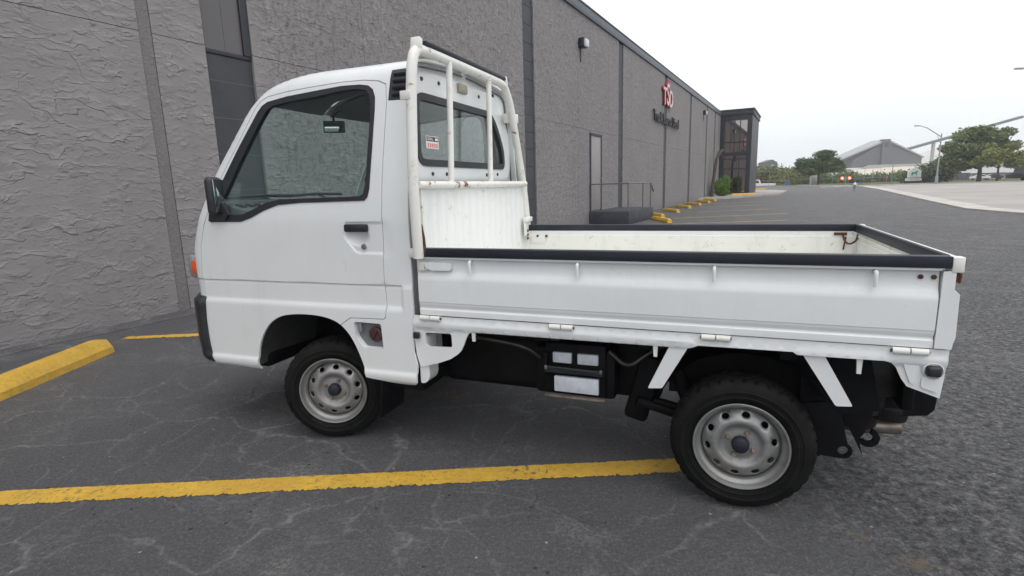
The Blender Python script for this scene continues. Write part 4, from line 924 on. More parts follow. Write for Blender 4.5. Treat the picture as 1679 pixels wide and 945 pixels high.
# front headboard with vertical corrugation
b = B(); n1 = 150; vs = []; pr = []
for i in range(n1 + 1):
    y = .018 + (BW - .036) * i / n1; w_ = (y - .06) / .084; fr = w_ % 1; bumpv = .005 * (1 / (1 + math.exp(-(abs(fr - .5) - .20) * 60))) if .06 < y < BW - .06 else .005
    pr.append((y, bumpv))
rows = [(.70, 1.), (1.225, 1.), (1.245, 0.), (1.262, 0.)]
for z, k_ in rows: vs += [(.562 + d * k_, y, z) for y, d in pr]
N1 = n1 + 1; b.add(vs, [(j * N1 + i, j * N1 + i + 1, (j + 1) * N1 + i + 1, (j + 1) * N1 + i) for j in range(3) for i in range(n1)])
b.add([(.545, .018, .70), (.545, BW - .018, .70), (.545, BW - .018, 1.262), (.545, .018, 1.262)], [(0, 1, 2, 3)])
b.done('headboard', 'headb', truck, 30)
for y0, y1 in ((.005, .0175), (BW - .0175, BW - .005)):
    b = B(); b.span(.540, .585, y0, y1, .70, 1.262, .003); b.done('headboard_edge', 'rack', truck, 30)
# guard rack
rk = B()
path = [(.572, -.028, .955), (.572, -.034, 1.10), (.570, -.032, 1.30), (.569, -.010, 1.55), (.568, .002, 1.66), (.567, .02, 1.76), (.566, .05, 1.820), (.566, .13, 1.832), (.566, .50, 1.832), (.566, .90, 1.832), (.566, 1.02, 1.828), (.566, 1.075, 1.785), (.567, 1.125, 1.72), (.569, 1.185, 1.56), (.570, 1.300, 1.28), (.572, 1.362, .99), (.572, 1.364, .955)]
rk.tube(smoothpath(path, 2), .0225, 14); rk = rk.done('guard_frame', 'rack', truck, 50)
b = B(); b.tube([(.585, -.02, 1.266), (.585, 1.30, 1.262)], .0165, 12); b.done('cross_bar', 'rackrust', rk, 50)
for (ya, yb_) in ((.283, .336), (.745, .790)):
    b = B(); b.tube([(.585, ya, 1.272), (.576, yb_, 1.822)], .0145, 12); b.done('vertical_bar', 'rack', rk, 50)
b = B(); b.box((.572, .585, 1.858), (.032, .95, .020), .006); b.done('rubber_strip', 'trim', rk)
for y, rr in ((.068, .18), (1.028, -.35)): b = B(); b.box((.566, y, 1.846), (.045, .030, .050), .006, Matrix.Rotation(-rr, 4, 'X')); b.done('end_horn', 'rack', rk)
b = B(); b.box((.553, -.022, 1.63), (.05, .012, .036), .004); b.done('mounting_bracket', 'rack', rk)
b = B(); b.box((.535, 1.21, 1.66), (.05, .13, .055), .004, Matrix.Rotation(.05, 4, 'X')); b.done('mounting_bracket', 'rack', rk)
# side latch, hooks, bolts, hinges
def latch(y, s_, par):
    b = B(); b.box((.568, y - s_ * .012, .918), (.030, .024, .040), .005); b.tube([(.555, y - s_ * .01, .933), (.60, y - s_ * .014, .931)], .005); b.tube([(.555, y - s_ * .01, .901), (.60, y - s_ * .014, .903)], .005); b.done('latch_catch', 'rack', par)
    b = B(); b.prism(roundpoly([(.585, .930), (.61, .936), (.708, .934), (.714, .928), (.714, .906), (.708, .901), (.62, .900), (.588, .912)], .006), 1, y - s_ * .004, y - s_ * .022); b.done('latch_lever', 'paint', par, 40)
latch(.012, 1, nearg); latch(BW - .012, -1, farg)
for par, yb_, s_ in ((nearg, .012, 1), (farg, BW - .012, -1)):
    for x in (.805, 1.269, 1.769, 2.258):
        b = B(); b.tube(smoothpath([(x, yb_, .940), (x, yb_ - s_ * .022, .944), (x, yb_ - s_ * .026, .93), (x, yb_ - s_ * .024, .893)], 2), .0065, 8); b.box((x - .012, yb_ - s_ * .001, .943), (.034, .004, .010), .001); b.done('rope_hook', 'paint', par)
    for x in (2.383, 2.418):
        b = B(); b.lathe([(.0005, -s_ * .007), (.0075, -s_ * .006), (.008, 0)], 6, 1, (x, yb_, .9275)); b.done('gate_bolt', 'rustc', par)
# side rail below the gates with brackets
def siderail(y0, s_):
    top = [(.506, .692), (2.479, .694)]
    low = [(2.478, .66), (2.476, .60), (2.470, .528), (2.378, .560), (2.360, .585), (2.343, .622), (2.328, .638), (2.31, .644), (2.05, .642), (2.035, .652), (1.722, .649), (1.705, .640), (1.69, .634), (.81, .630), (.79, .629), (.776, .622), (.765, .605), (.750, .570), (.735, .540), (.715, .521), (.68, .498), (.625, .476), (.56, .456), (.536, .449), (.522, .452), (.508, .50), (.500, .58), (.500, .66)]
    hole = roundpoly([(.558, .612), (.690, .616), (.692, .560), (.685, .552), (.578, .548), (.560, .556)], .012)
    pts = top + low
    fz = smooth_interp([.44, .625, .634, .642, .66, .664, .67, .70], [.010, .010, .006, .0005, -.001, .0, .003, .003])
    def R_(a, c_, o): return np.stack([a, y0 + s_ * (fz(c_) + o), c_], 1)
    sheet('bed_side_rail', pts, [hole], R_, np.arange(.5, 2.5, .05), np.arange(.45, .70, .006), 'paint', truck, th=.008, step=.02, flip=(s_ < 0), sharp=30)
siderail(0, 1); siderail(BW, -1)
for y0, s_ in ((0, 1), (BW, -1)):
    for xc in (.597, 1.199, 1.783, 2.373):
        b = B()
        for dx in (-.0255, .0255): b.tube([(xc + dx - .0235, y0 - s_ * .004, .684), (xc + dx + .0235, y0 - s_ * .005, .684)], .0118, 10)
        hg = b.done('hinge', 'rack', truck, 40)
        b = B(); b.tube([(xc - .053, y0 - s_ * .004, .684), (xc + .053, y0 - s_ * .004, .684)], .0055, 8); b.done('hinge_pin', 'rustc', hg)
    # mudguard stays
    for P4 in ([(1.622, .640), (1.690, .640), (1.596, .464), (1.542, .458)], [(2.066, .645), (2.134, .645), (2.232, .469), (2.181, .464)]):
        b = B(); b.prism(roundpoly(P4, .006, 2), 1, y0 + s_ * .012, y0 + s_ * .040); b.done('mudguard_stay', 'paint', truck, 30)
    for x in (.797, 1.568, 2.240): 
        b = B(); b.prism([(x - .009, .640), (x + .009, .640), (x + .007, .588), (x - .006, .588)], 1, y0 + s_ * .012, y0 + s_ * .022); b.done('rope_tab', 'rack', truck, 30)
    b = B(); b.box((.520, y0 - s_ * .002, .600), (.030, .018, .030), .006); b.done('reflector_plug', 'black', truck); b = B(); b.box((2.443, y0 + s_ * .000, .622), (.040, .028, .036), .009, None, 3); b.done('reflector_plug', 'black', truck)
    b = B(); b.lathe([(.030, s_ * .005), (.026, -s_ * .002), (.024, s_ * .004)], 20, 1, (2.443, y0, .622)); b.prism(roundpoly([(2.36, .640), (2.405, .640), (2.400, .572), (2.385, .572)], .008), 1, y0 + s_ * .0085, y0 + s_ * .004); b.prism(roundpoly([(2.415, .598), (2.465, .598), (2.462, .548), (2.415, .562)], .008), 1, y0 + s_ * .0085, y0 + s_ * .004); b.done('bracket_pressing', 'paint', truck, 30)
    b = B(); b.span(.506, 2.478, y0 + s_ * .012, y0 + s_ * .04, .66, .690); b.done('rail_flange', 'under', truck, 30)
b = B(); b.span(2.455, 2.479, .03, BW - .03, .60, .692, .004); b.done('rear_sill', 'paint', truck, 30)
for y0 in (0, BW):
    pass
# far corner: rusty chain and catch inside the bed, hinge plate at headboard corner
b = B(); b.box((2.375, BW - .036, .945), (.062, .008, .015), .003); b.tube(smoothpath([(2.385, BW - .045, .94), (2.395, BW - .05, .905), (2.415, BW - .06, .89), (2.445, BW - .07, .91), (2.447, BW - .08, .945)], 2), .005, 8); b.tube([(2.40, BW - .045, .93), (2.392, BW - .045, .86)], .004, 6); b.done('chain_and_catch', 'rustc', truck)
b = B(); b.box((.592, BW - .055, .985), (.012, .085, .11), .004); b.box((.60, BW - .05, 1.035), (.03, .10, .03), .004); b.box((.66, BW - .036, .90), (.10, .008, .05), .003); b.done('corner_bracket', 'rack', truck)
b = B()
for z in (.96, .935, .912): b.lathe([(.0005, .603), (.009, .602), (.010, .596)], 8, 0, (0, BW - .055, z))
for x in (.66, .72): b.lathe([(.0005, BW - .043), (.008, BW - .042), (.009, BW - .036)], 8, 1, (x, 0, .925))
b.done('corner_bolt', 'rustc', truck)
b = B(); b.tube([(.590, -.008, .965), (.591, -.012, 1.04), (.589, -.014, 1.10)], [.010, .008, .002], 8); b.done('rust_streak', 'rustc', rk)

# --- chassis and machinery under the bed
b = B(); b.span(.30, 2.44, .30, .37, .45, .60, .01); b.span(.30, 2.44, BW - .37, BW - .30, .45, .60, .01)
for x in (.62, 1.05, 1.5, 2.0, 2.42): b.span(x, x + .07, .06, BW - .06, .60, .655, .006)
b.span(.56, 2.45, .10, BW - .10, .645, .660); b.done('chassis_frame', 'under', truck, 30)
b = B(); b.box((.80, .56, .415), (.66, .54, .28), .05, None, 3); b.span(.46, .5, .3, 1, .29, .5, .01); b.done('fuel_tank', 'under', truck, 40)
b = B(); b.tube(smoothpath([(.58, .09, .60), (.80, .085, .585), (1.0, .10, .56), (1.06, .14, .50)], 2), .009, 8); b.done('cable', 'engine', truck)
b = B(); b.tube(smoothpath([(1.37, .12, .56), (1.45, .10, .50), (1.52, .12, .56), (1.60, .16, .60)], 2), .010, 8); b.done('hose', 'engine', truck)
b = B(); b.box((1.21, .30, .44), (.36, .30, .22), .02); b.done('tool_box', 'under', truck, 40)
bt = B(); bt.span(1.085, 1.352, .135, .26, .345, .575, .006); bt.span(1.085, 1.10, .105, .14, .44, .535, .003); bt = bt.done('battery_tray', 'under', truck, 40)
b = B(); b.span(1.122, 1.206, .118, .136, .490, .537, .005); b.span(1.232, 1.322, .118, .136, .490, .537, .005); b.span(1.128, 1.324, .116, .136, .360, .430, .004); b.done('battery_case', 'plastic_white', bt)
b = B(); b.span(1.09, 1.345, .104, .117, .448, .474, .003); b.tube([(1.10, .10, .475), (1.345, .10, .470)], .005); b.done('clamp_bar', 'black', bt)
for x in (1.097, 1.338): b = B(); b.box((x, .100, .472), (.012, .012, .018), .003); b.done('clamp_nut', 'steel', bt)
b = B(); b.span(1.085, 1.352, .112, .134, .333, .343, .002); b.done('tray_lip', 'rimbrown', bt)
b = B(); b.box((1.0, .07, .627), (.075, .02, .018), .004); b.box((.89, .07, .629), (.05, .018, .014), .004, Matrix.Rotation(.4, 4, 'Y')); b.done('loose_bracket', 'galv', truck)
b = B(); b.box((1.145, .09, .615), (.045, .03, .03), .006); b.done('wiring_connector', 'redcap', truck)
# rear axle, springs, engine
b = B(); b.tube([(WB, .12, .26), (WB, BW - .12, .26)], .035); b.lathe([(.03, .55), (.10, .60), (.115, .67), (.10, .74), (.03, .80)], 20, 1, (WB, 0, .27)); b.tube([(1.45, .24, .33), (WB, .24, .25)], .022)
b.tube([(1.48, .16, .34), (1.62, .20, .29), (WB, .22, .25)], .02); b.box((1.50, .24, .38), (.10, .10, .30), .02, Matrix.Rotation(.25, 4, 'Y')); b.box((1.46, .5, .44), (.22, .5, .26), .03); b.tube([(1.60, .22, .55), (1.70, .22, .30)], .03); b.done('rear_axle', 'under', truck)
b = B(); b.box((2.16, .68, .40), (.50, .62, .36), .05, None, 3); b.box((1.75, .68, .42), (.35, .35, .24), .05); b.box((2.30, .36, .52), (.26, .22, .2), .03)
for i in range(6): b.tube([(1.99 + .06 * i, .37, .32), (1.99 + .06 * i, .37, .46)], .012, 6)
b.lathe([(.0005, .28), (.07, .28), (.075, .30), (.075, .345), (.001, .345)], 20, 1, (2.12, 0, .43)); b.lathe([(.0005, .29), (.045, .29), (.05, .31), (.05, .345), (.001, .345)], 20, 1, (2.27, 0, .35)); b.tube([(1.98, .36, .56), (2.10, .33, .50), (2.25, .35, .55), (2.40, .36, .50)], .022); b.tube([(2.05, .33, .36), (2.2, .30, .30), (2.38, .33, .34)], .016); b.tube([(2.30, .32, .44), (2.36, .30, .50), (2.42, .33, .58)], .018)
b.box((2.36, .40, .40), (.10, .14, .12), .02); b.box((2.44, .5, .33), (.12, .3, .10), .03); b.done('engine', 'engine', truck, 40)
b = B(); b.prism([(2.08, .60), (2.10, .30), (2.13, .135), (2.17, .12), (2.20, .14), (2.20, .17), (2.23, .30), (2.36, .33), (2.30, .60)], 1, .20, .215); b.done('rear_splash_plate', 'under', truck, 30).location = (0, 0, .06)
b = B(); b.prism([(2.33, .30), (2.55, .335), (2.57, .36), (2.575, .42), (2.545, .455), (2.30, .50), (2.28, .40)], 1, .35, 1.0); b.prism([(2.44, .52), (2.50, .54), (2.52, .46), (2.47, .43)], 1, .34, 1.02); b.span(2.42, 2.46, .2, 1.15, .40, .66, .01); b.done('rear_bumper_beam', 'under', truck, 40)
b = B(); b.lathe([(.0005, 0), (.075, 0), (.08, .02), (.08, .45), (.0005, .46)], 24, 0, (2.02, .90, .30)); b.done('muffler', 'exh', truck)
b = B(); b.tube([(2.20, .45, .235), (2.42, .44, .232), (2.535, .44, .245)], .033, 16, False); b.tube([(2.535, .44, .245), (2.20, .45, .235)], .029, 16, False); b.done('exhaust_pipe', 'exh', truck, 50).location = (-.045, 0, 0)
b = B()
def hook(x0, z0, y): 
    a_ = np.linspace(-2.4, 2.2, 14); ou = [(x0 + .034 * math.cos(q), z0 + .034 * math.sin(q)) for q in a_]; inn = [(x0 + .017 * math.cos(q), z0 + .017 * math.sin(q)) for q in a_[::-1]]
    b.prism(ou + inn, 1, y, y + .012)
b.prism([(2.31, .30), (2.35, .30), (2.40, .17), (2.385, .10)], 1, .26, .272); b.prism([(2.36, .30), (2.42, .30), (2.44, .19), (2.40, .17)], 1, .30, .312); hook(2.425, .165, .30)
hook2 = [(2.232 + .036 * math.cos(q), .150 + .036 * math.sin(q)) for q in np.linspace(0, 2 * math.pi, 25)[:-1]]
b.bm.free(); b = B()
b.prism([(2.32, .32), (2.36, .32), (2.40, .20), (2.42, .12)], 1, .26, .272)
a_ = np.linspace(-2.7, 1.3, 16); b.prism([(2.44 + .038 * math.cos(q), .185 + .038 * math.sin(q)) for q in a_] + [(2.44 + .016 * math.cos(q), .185 + .016 * math.sin(q)) for q in a_[::-1]], 1, .28, .295); b.prism([(2.36, .33), (2.45, .31), (2.425, .205), (2.405, .17)], 1, .278, .292)
b.done('tow_hook', 'under', truck, 30).location = (-.09, 0, .06)
b = B(); ring_o = [(2.250 + .030 * math.cos(q), .155 + .030 * math.sin(q)) for q in np.linspace(0, 2 * math.pi, 25)[:-1]]
sheet('tow_eye_plate', [(2.10, .33), (2.10, .14), (2.16, .128), (2.235, .123)] + [(2.250 + .032 * math.cos(q), .155 + .032 * math.sin(q)) for q in np.linspace(-1.3, 1.1, 8)] + [(2.235, .30), (2.25, .36)], [[(2.250 + .018 * math.cos(q), .155 + .018 * math.sin(q)) for q in np.linspace(0, 2 * math.pi, 17)[:-1]]], lambda a, c_, o: np.stack([a, .19 + o + 0 * a, c_], 1), [2.15], [.2], 'under', truck, th=.012, step=.02).location = (0, 0, .065)
b.bm.free()
# inner rear wheel housing
b = B(); P_ = [(WB + .33 * math.cos(q), .285 + .33 * math.sin(q)) for q in np.linspace(.45, math.pi - .45, 15)]
vs = [];
for x, z in P_: vs += [(x, .06, min(z, .64)), (x, .26, min(z, .64))]
b.add(vs, [(2 * i, 2 * i + 1, 2 * i + 3, 2 * i + 2) for i in range(14)]); b.span(1.60, 2.17, .262, .27, .36, .64); b.done('rear_wheel_housing', 'under', truck, 60)

# ================================================================== DISTANCE
def tree(name, base, crown, n_, size, mat, label, cat='tree', trunk_h=1.6, tr=.16, seed=1, group=None, limbs=5):
    e_ = empty(name, base); tag(e_, label, cat, group); r_ = random.Random(seed)
    b = B(); top = Vector((0, 0, trunk_h)); b.tube([(0, 0, -.2), (.03, 0, trunk_h * .5), tuple(top)], [tr * 1.25, tr, tr * .8], 10)
    for c_, R_ in crown[:limbs + 3]: b.tube([tuple(top), tuple((top + Vector(c_)) / 2 + Vector((0, 0, .1))), c_], [tr * .6, tr * .35, tr * .12], 7)
    b.done('trunk', 'bark', e_)
    bl_ = []
    for c_, R_ in crown:
        for k_ in range(7):
            d = Vector((r_.gauss(0, 1), r_.gauss(0, 1), r_.gauss(0, 1))).normalized(); q = Vector(c_) + Vector((d.x * R_[0], d.y * R_[1], d.z * R_[2])) * .75; s_ = .45 + .2 * r_.random(); bl_.append((tuple(q), (R_[0] * s_, R_[1] * s_, R_[2] * s_ * .8)))
    leaves('crown', bl_, n_, size, mat, e_, .6, seed, .4); return e_
tree('small_tree', (46.7, 83, 0), [((-1.7, 0, 2.9), (1.8, 1.6, 1.3)), ((1.6, 0, 2.8), (1.8, 1.6, 1.3)), ((.2, 0, 3.7), (2.1, 1.6, 1.3)), ((-.2, 0, 2.6), (2.4, 1.8, 1.0)), ((2.5, .3, 2.7), (1.0, 1, .9)), ((-2.6, 0, 2.9), (1.0, 1, .8)), ((.8, 0, 4.5), (.9, .8, .6))], 12000, .17, 'leafd', 'dark green rounded tree standing alone beyond the far edge of the lot', trunk_h=1.9, tr=.15, seed=4)
tree('large_tree', (58.19, 68, 0), [((-2.6, 0, 3.6), (2.2, 1.8, 1.6)), ((-.8, 0, 5.2), (2.3, 2, 1.5)), ((1.2, .3, 5.3), (2.0, 2, 1.4)), ((2.4, .5, 4.2), (1.6, 1.6, 1.3)), ((-3.9, 0, 3.9), (1.2, 1.2, .9)), ((-1.2, 0, 3.2), (2.4, 1.8, 1.4)), ((-3.0, .3, 2.4), (1.6, 1.4, .9)), ((.6, 0, 3.4), (2, 1.8, 1.3))], 20000, .17, 'leafg', 'large spreading green tree, the tallest one at the right across the street', trunk_h=1.6, tr=.24, seed=9)
tree('yellowish_tree', (56.9, 64, 0), [((-.9, -.2, 2.9), (1.7, 1.4, 1.1)), ((.7, 0, 3.2), (1.6, 1.4, 1.2)), ((.1, 0, 4.0), (1.3, 1.2, .8)), ((-1.9, 0, 2.3), (1.0, 1, .7)), ((1.5, 0, 2.5), (.9, 1, .8))], 9000, .15, 'leafy', 'smaller yellowish green tree in front of the large tree at the right', trunk_h=1.6, tr=.12, seed=12)
tree('edge_tree', (72.5, 76, 0), [((0, 0, 3.2), (1.8, 1.8, 1.8)), ((1.5, 0, 4), (1.8, 1.8, 1.6)), ((-.8, 0, 2.4), (1.2, 1.4, 1.2))], 5000, .19, 'leafd', 'dark green tree cut off by the right edge of the picture', trunk_h=1.4, tr=.18, seed=15)
# bushes
def bush(name, loc, blobs, n_, size, mat, label, seed, cat='bush', group='bushes beyond the parking lot'):
    e_ = empty(name, loc); tag(e_, label, cat, group); leaves('foliage', blobs, n_, size, mat, e_, .6, seed, .45)
    b = B()
    for c_, R_ in blobs[:4]: b.tube([(c_[0] * .5, 0, -.1), (c_[0] * .8, c_[1], c_[2])], [.08, .03], 6)
    b.done('stem', 'bark', e_)
bush('bush', (47.6, 106.5, -.75), [((0, 0, 1.2), (1.8, 1.5, 1.6)), ((-1.4, 0, 1.4), (1.5, 1.5, 1.5)), ((1.5, 0, 1.0), (1.4, 1.4, 1.2))], 5000, .2, 'leafr', 'reddish brown bush just right of the tower', 21)
bush('bush', (54.0, 105.5, -.75), [((0, 0, 1.5), (3.0, 2, 2)), ((-2, 0, 1.2), (2.2, 2, 1.5)), ((3, 0, 1.6), (2.4, 2, 1.8))], 8000, .2, 'leafy', 'pale yellow green bush between the reddish bush and the small tree', 22)
bush('bush', (57.5, 76, 0), [((0, 0, .9), (2.4, 1.6, 1.6)), ((2.2, 0, 1.6), (2.0, 1.6, 1.6)), ((3.6, 1, 2.0), (1.8, 1.6, 1.8)), ((-1.8, 0, .7), (1.5, 1.4, 1.1))], 9000, .17, 'leafd', 'dark green bush mass left of the large tree behind the lamp post', 23)
bl_ = []
for i in range(95):
    u_ = i / 94; x = 40 + 58 * u_ + random.gauss(0, .8); hh = .5 + float(np.interp(x, [40, 50, 57, 63, 72, 80, 98], [4.2, 3.6, 2.9, 1.7, 1.5, 1.8, 1.3])) + random.gauss(0, .3); y = 112 - 14 * u_ + random.gauss(0, 1.5)
    bl_.append(((x, y, hh * .45 - .6), (2.1, 1.8, max(.8, hh * .62))))
tag(leaves('thicket', bl_, 60000, .21, 'leafg', None, .6, 31, .45), 'mixed green thicket along the railway behind the lot', 'thicket', None, 'stuff')
bl_ = [((34 + i * 2.6 + random.gauss(0, .5), 170 + random.gauss(0, 3), 1.6 + random.gauss(0, .4)), (3.2, 3, 2.2 + random.random())) for i in range(25)]
tag(leaves('far_woodland', bl_, 17000, .42, 'leafd', None, .6, 33, .45), 'low dark woodland on the skyline', 'woodland', None, 'stuff')

# warehouse on the mound
wh = empty('warehouse', (176, 260, 5)); tag(wh, 'grey metal gabled warehouse with a sloping pale roof on the mound', 'warehouse')
b = B(); b.prism([(-14, .0), (-14, 3.6), (1, 11.6), (18.4, 3.7), (18.4, 0)], 1, 0, 10); b.done('wall', 'whgrey', wh, 30)
b = B()
for P4 in ([(-20.5, 3.4), (-20.5, 3.9), (1, 12.6), (1, 11.75)], [(1.01, 11.75), (1.01, 12.6), (18.9, 4.1), (18.9, 3.6)]): b.prism(P4, 1, -.8, 11)
b.done('roof', 'whlight', wh, 30)
b = B(); b.span(-1.5, 1.9, -1.5, 1, 0, 12.5); b.done('tower', 'whgrey', wh, 30)
b = B(); b.span(-.6, 1.1, -1.6, -1.51, 8.8, 11.0); b.done('tower_opening', 'fasciad', wh, 30)
b = B(); b.prism([(-13, -.6), (-9, .9), (17, .9), (19, -.6)], 1, -6, -4); b.done('retaining_wall', 'whlight', wh, 30)
# mound of pale sand
def mound(name, pts, mat, kind, label=None, cat=None):
    b = B(); rings = []
    for (cx, cy, cz, rx, ry, rz) in pts:
        S1, S2 = 40, 10; V = []
        for j in range(S2 + 1):
            ph = math.pi / 2 * j / S2
            for i in range(S1):
                th_ = 2 * math.pi * i / S1; k_ = 1 + .05 * math.sin(3 * th_ + cx) + .03 * math.sin(7 * th_); V.append((cx + rx * k_ * math.cos(th_) * math.cos(ph), cy + ry * k_ * math.sin(th_) * math.cos(ph), cz + rz * math.sin(ph)))
        b.add(V, [(j * S1 + i, j * S1 + (i + 1) % S1, (j + 1) * S1 + (i + 1) % S1, (j + 1) * S1 + i) for j in range(S2) for i in range(S1)])
    o = b.done(name, mat, None, 60); tag(o, label, cat, None, kind)
mound('sand_bank', [(170, 262, -1, 34, 26, 5.6), (184, 262, -1, 40, 22, 6.2), (205, 250, -1, 26, 12, 4.2)], 'sand', 'structure')
mound('storage_dome', [(336, 400, -1, 52, 40, 23.2), (385, 400, -1, 60, 40, 24.6), (300, 410, -1, 30, 30, 17)], 'dome', 'structure')
cv = empty('conveyor', (195, 270, 0)); tag(cv, 'long inclined grey conveyor gallery rising right from the warehouse roof', 'conveyor')
b = B(); dirv = Vector((43, 0, 10.8)); L_ = dirv.length; b.box((26, 0, 13.3 + 6.6), (L_ * 1.25, 2.5, 1.1), 0, Matrix.Rotation(-math.atan2(10.8, 43), 4, 'Y')); b.done('gallery', 'whgrey', cv, 30)
b = B(); b.box((11.8, 0, 7.5), (1.1, 1.1, 17)); b.box((36, 0, 10), (1.1, 1.1, 22)); b.done('support', 'whlight', cv, 30)
ht = empty('hill_house', (95, 200, 4.2)); tag(ht, 'small grey gabled building on the skyline right of the tower', 'building')
b = B(); b.prism([(-2.3, -1), (-2.3, 2.8), (0.4, 3.7), (2.3, 2.7), (2.3, -1)], 1, 0, 5); b.done('wall', 'whgrey', ht, 30)
b = B(); b.span(.1, 1.1, -.1, -.02, .9, 1.8); b.done('window', 'plastic_white', ht, 30)
# long low building at the right
lb_ = empty('low_building', (84, 94, 0)); tag(lb_, 'long low building with pale sloping metal roof behind the right trees', 'building')
b = B(); b.span(-6.2, 25, 0, 9, -.3, 1.05); b.done('wall', 'conc', lb_, 30)
b = B(); b.add([(-6.6, -.4, 1.06), (25, -.4, 1.0), (25, 5, 2.25), (-.8, 5, 2.25), (-6.6, 1.0, 1.2), (-6.6, 9, 1.06), (25, 9, 1.06)], [(0, 1, 2, 3, 4), (4, 3, 5), (3, 2, 6, 5)]); b.done('roof', 'whlight', lb_, 30)
fn = empty('wooden_fence', (74.4, 92, 0)); tag(fn, 'dark grey board fence left of the low building', 'fence')
b = B()
for i in range(16): b.span(-4.2 + i * .44, -4.2 + i * .44 + .40, 0, .05, 0, 1.15 + .02 * (i % 3))
b.done('boards', 'fascia', fn, 30)
# street lamps
def lamp(base, h, arm, hd, label):
    e_ = empty('street_lamp', base); tag(e_, label, 'street lamp', 'tall cobra head street lamps')
    b = B(); b.lathe([(.16, 0), (.16, .9), (.10, .95)], 12, 2); b.tube([(0, 0, 0), (0, 0, h)], [.10, .06], 10); b.done('pole', 'galv', e_)
    b = B(); b.tube([(0, 0, h * .93)] + arm, [.05] * (len(arm)) + [.035], 8); b.tube([(0, 0, h * .80), (arm[0][0] * .55, arm[0][1] * .55, (h * .93 + arm[0][2]) / 2 - .1)], .025, 6); b.done('arm', 'galv', e_)
    a = Vector(arm[-1]); b = B(); b.box(a + Vector((hd[0] * .3, hd[1] * .3, 0)), (.62, .25, .12), .05); b.done('head', 'galv', e_)
lamp((50.62, 65, 0), 5.8, [(-1.0, -.2, 5.9), (-2.1, -.4, 6.45), (-3.1, -.6, 6.68)], (-1, 0), 'tall grey street lamp with a long arm left of the large tree')
lamp((41.5, 40, 0), 8.2, [(-1.2, 0, 8.35), (-3.5, 0, 8.38), (-5.1, 0, 8.30)], (-1, 0), 'street lamp whose head alone pokes in at the upper right edge')
# hydrant
hy = empty('fire_hydrant', (29.32, 46.5, 0)); tag(hy, 'small pale fire hydrant on the lot by the street kerb', 'fire hydrant')
b = B(); b.lathe([(.0005, 0), (.15, 0), (.15, .04), (.10, .05), (.095, .42), (.13, .44), (.13, .48), (.11, .50)], 20, 2); b.tube([(-.2, 0, .36), (.2, 0, .36)], .055, 12); b.tube([(0, -.2, .33), (0, 0, .33)], .075, 12); b.done('barrel', 'galv', hy)
b = B(); b.lathe([(.12, .50), (.11, .58), (.06, .66), (.03, .68), (.03, .73), (.0005, .73)], 20, 2); b.done('cap', 'signwhite', hy)
# tenant sign with a horse emblem
sn = empty('street_sign', (53.75, 73, 0)); tag(sn, 'white house shaped roadside sign with a teal horse emblem', 'sign')
b = B(); b.prism([(-.82, .78), (.92, .78), (.92, 1.62), (.70, 1.80), (.05, 2.18), (-.60, 1.80), (-.82, 1.62)], 1, -.08, .08); b.done('board', 'signwhite', sn, 30)
b = B(); b.span(-1.05, 1.05, -.09, .09, .36, .70); b.done('text_board', 'signwhite', sn, 30)
b = B(); b.span(-.9, .9, -.2, .2, 0, .355); b.done('base', 'cardark', sn, 30)
b = B(); b.prism([(-.42, 1.32), (-.30, 1.50), (.12, 1.48), (.30, 1.68), (.44, 1.62), (.40, 1.48), (.32, 1.40), (.30, 1.20), (.36, 1.02), (.28, 1.02), (.20, 1.26), (-.12, 1.28), (-.16, 1.04), (-.24, 1.04), (-.22, 1.28), (-.36, 1.02), (-.46, 1.06), (-.32, 1.28), (-.52, 1.20)], 1, -.10, -.085); b.done('horse_emblem', 'teal', sn, 30)
b = B()
for z, a0, a1 in ((.60, -.8, .8), (.50, -.6, .6)):
    x = a0
    while x < a1: w_ = .06 + .05 * random.random(); b.span(x, x + w_, -.10, -.092, z - .025, z + .025); x += w_ + .035
b.span(-.5, .6, -.10, -.085, .86, .90); b.done('small_print', 'galv', sn, 30)
# railway crossing lights
cx = empty('crossing_signal', (47.8, 78, 0)); tag(cx, 'railway crossing signal with two lit red lamps near the small tree', 'traffic signal', 'railway crossing signals')
b = B(); b.tube([(0, 0, 0), (0, 0, 1.25)], .05); b.tube([(-.55, 0, .95), (.55, 0, .95)], .035); b.done('post', 'galv', cx)
for x in (-.52, .52):
    b = B(); b.lathe([(.0005, .0), (.20, .0), (.20, -.03), (.16, -.04)], 20, 1, (x, -.0, .95)); lo = b.done('lamp_glow', 'redlamp', cx)  # emissive disc painted as the red glow around the lamp
    b = B(); b.lathe([(.0005, -.075), (.06, -.07), (.08, -.045)], 16, 1, (x, 0, .95)); b.done('lamp', 'redhot', lo)
cy = empty('crossing_signal', (53.28, 78, 0)); tag(cy, 'dimmer red crossing signal just left of the horse emblem sign', 'traffic signal', 'railway crossing signals')
b = B(); b.tube([(.35, 0, 0), (.35, 0, 1.3)], .05); b.tube([(0, 0, .85), (.5, 0, .85)], .03); b.done('post', 'galv', cy)
b = B(); b.lathe([(.0005, -.05), (.16, -.04), (.19, 0), (.0005, .02)], 16, 1, (0, 0, .85)); b.done('lamp', 'logored', cy)
bs = B(); bs.span(49.2, 50.6, 77.9, 77.95, .78, .90); bs.tube([(49.9, 77.95, 0), (49.9, 77.95, .8)], .03); tag(bs.done('blue_street_sign', 'blue', None, 30), 'thin blue sign blade right of the lit crossing lamps', 'sign')
cb = empty('utility_cabinet', (48.75, 88, 0)); tag(cb, 'pale rounded metal utility cabinet left of the small tree trunk', 'cabinet')
b = B(); b.box((0, 0, .72), (.95, .6, 1.5), .1, None, 3); b.done('housing', 'whlight', cb)
b = B(); b.span(-.36, .36, -.33, -.302, .15, 1.25, .004); b.done('door', 'galv', cb)
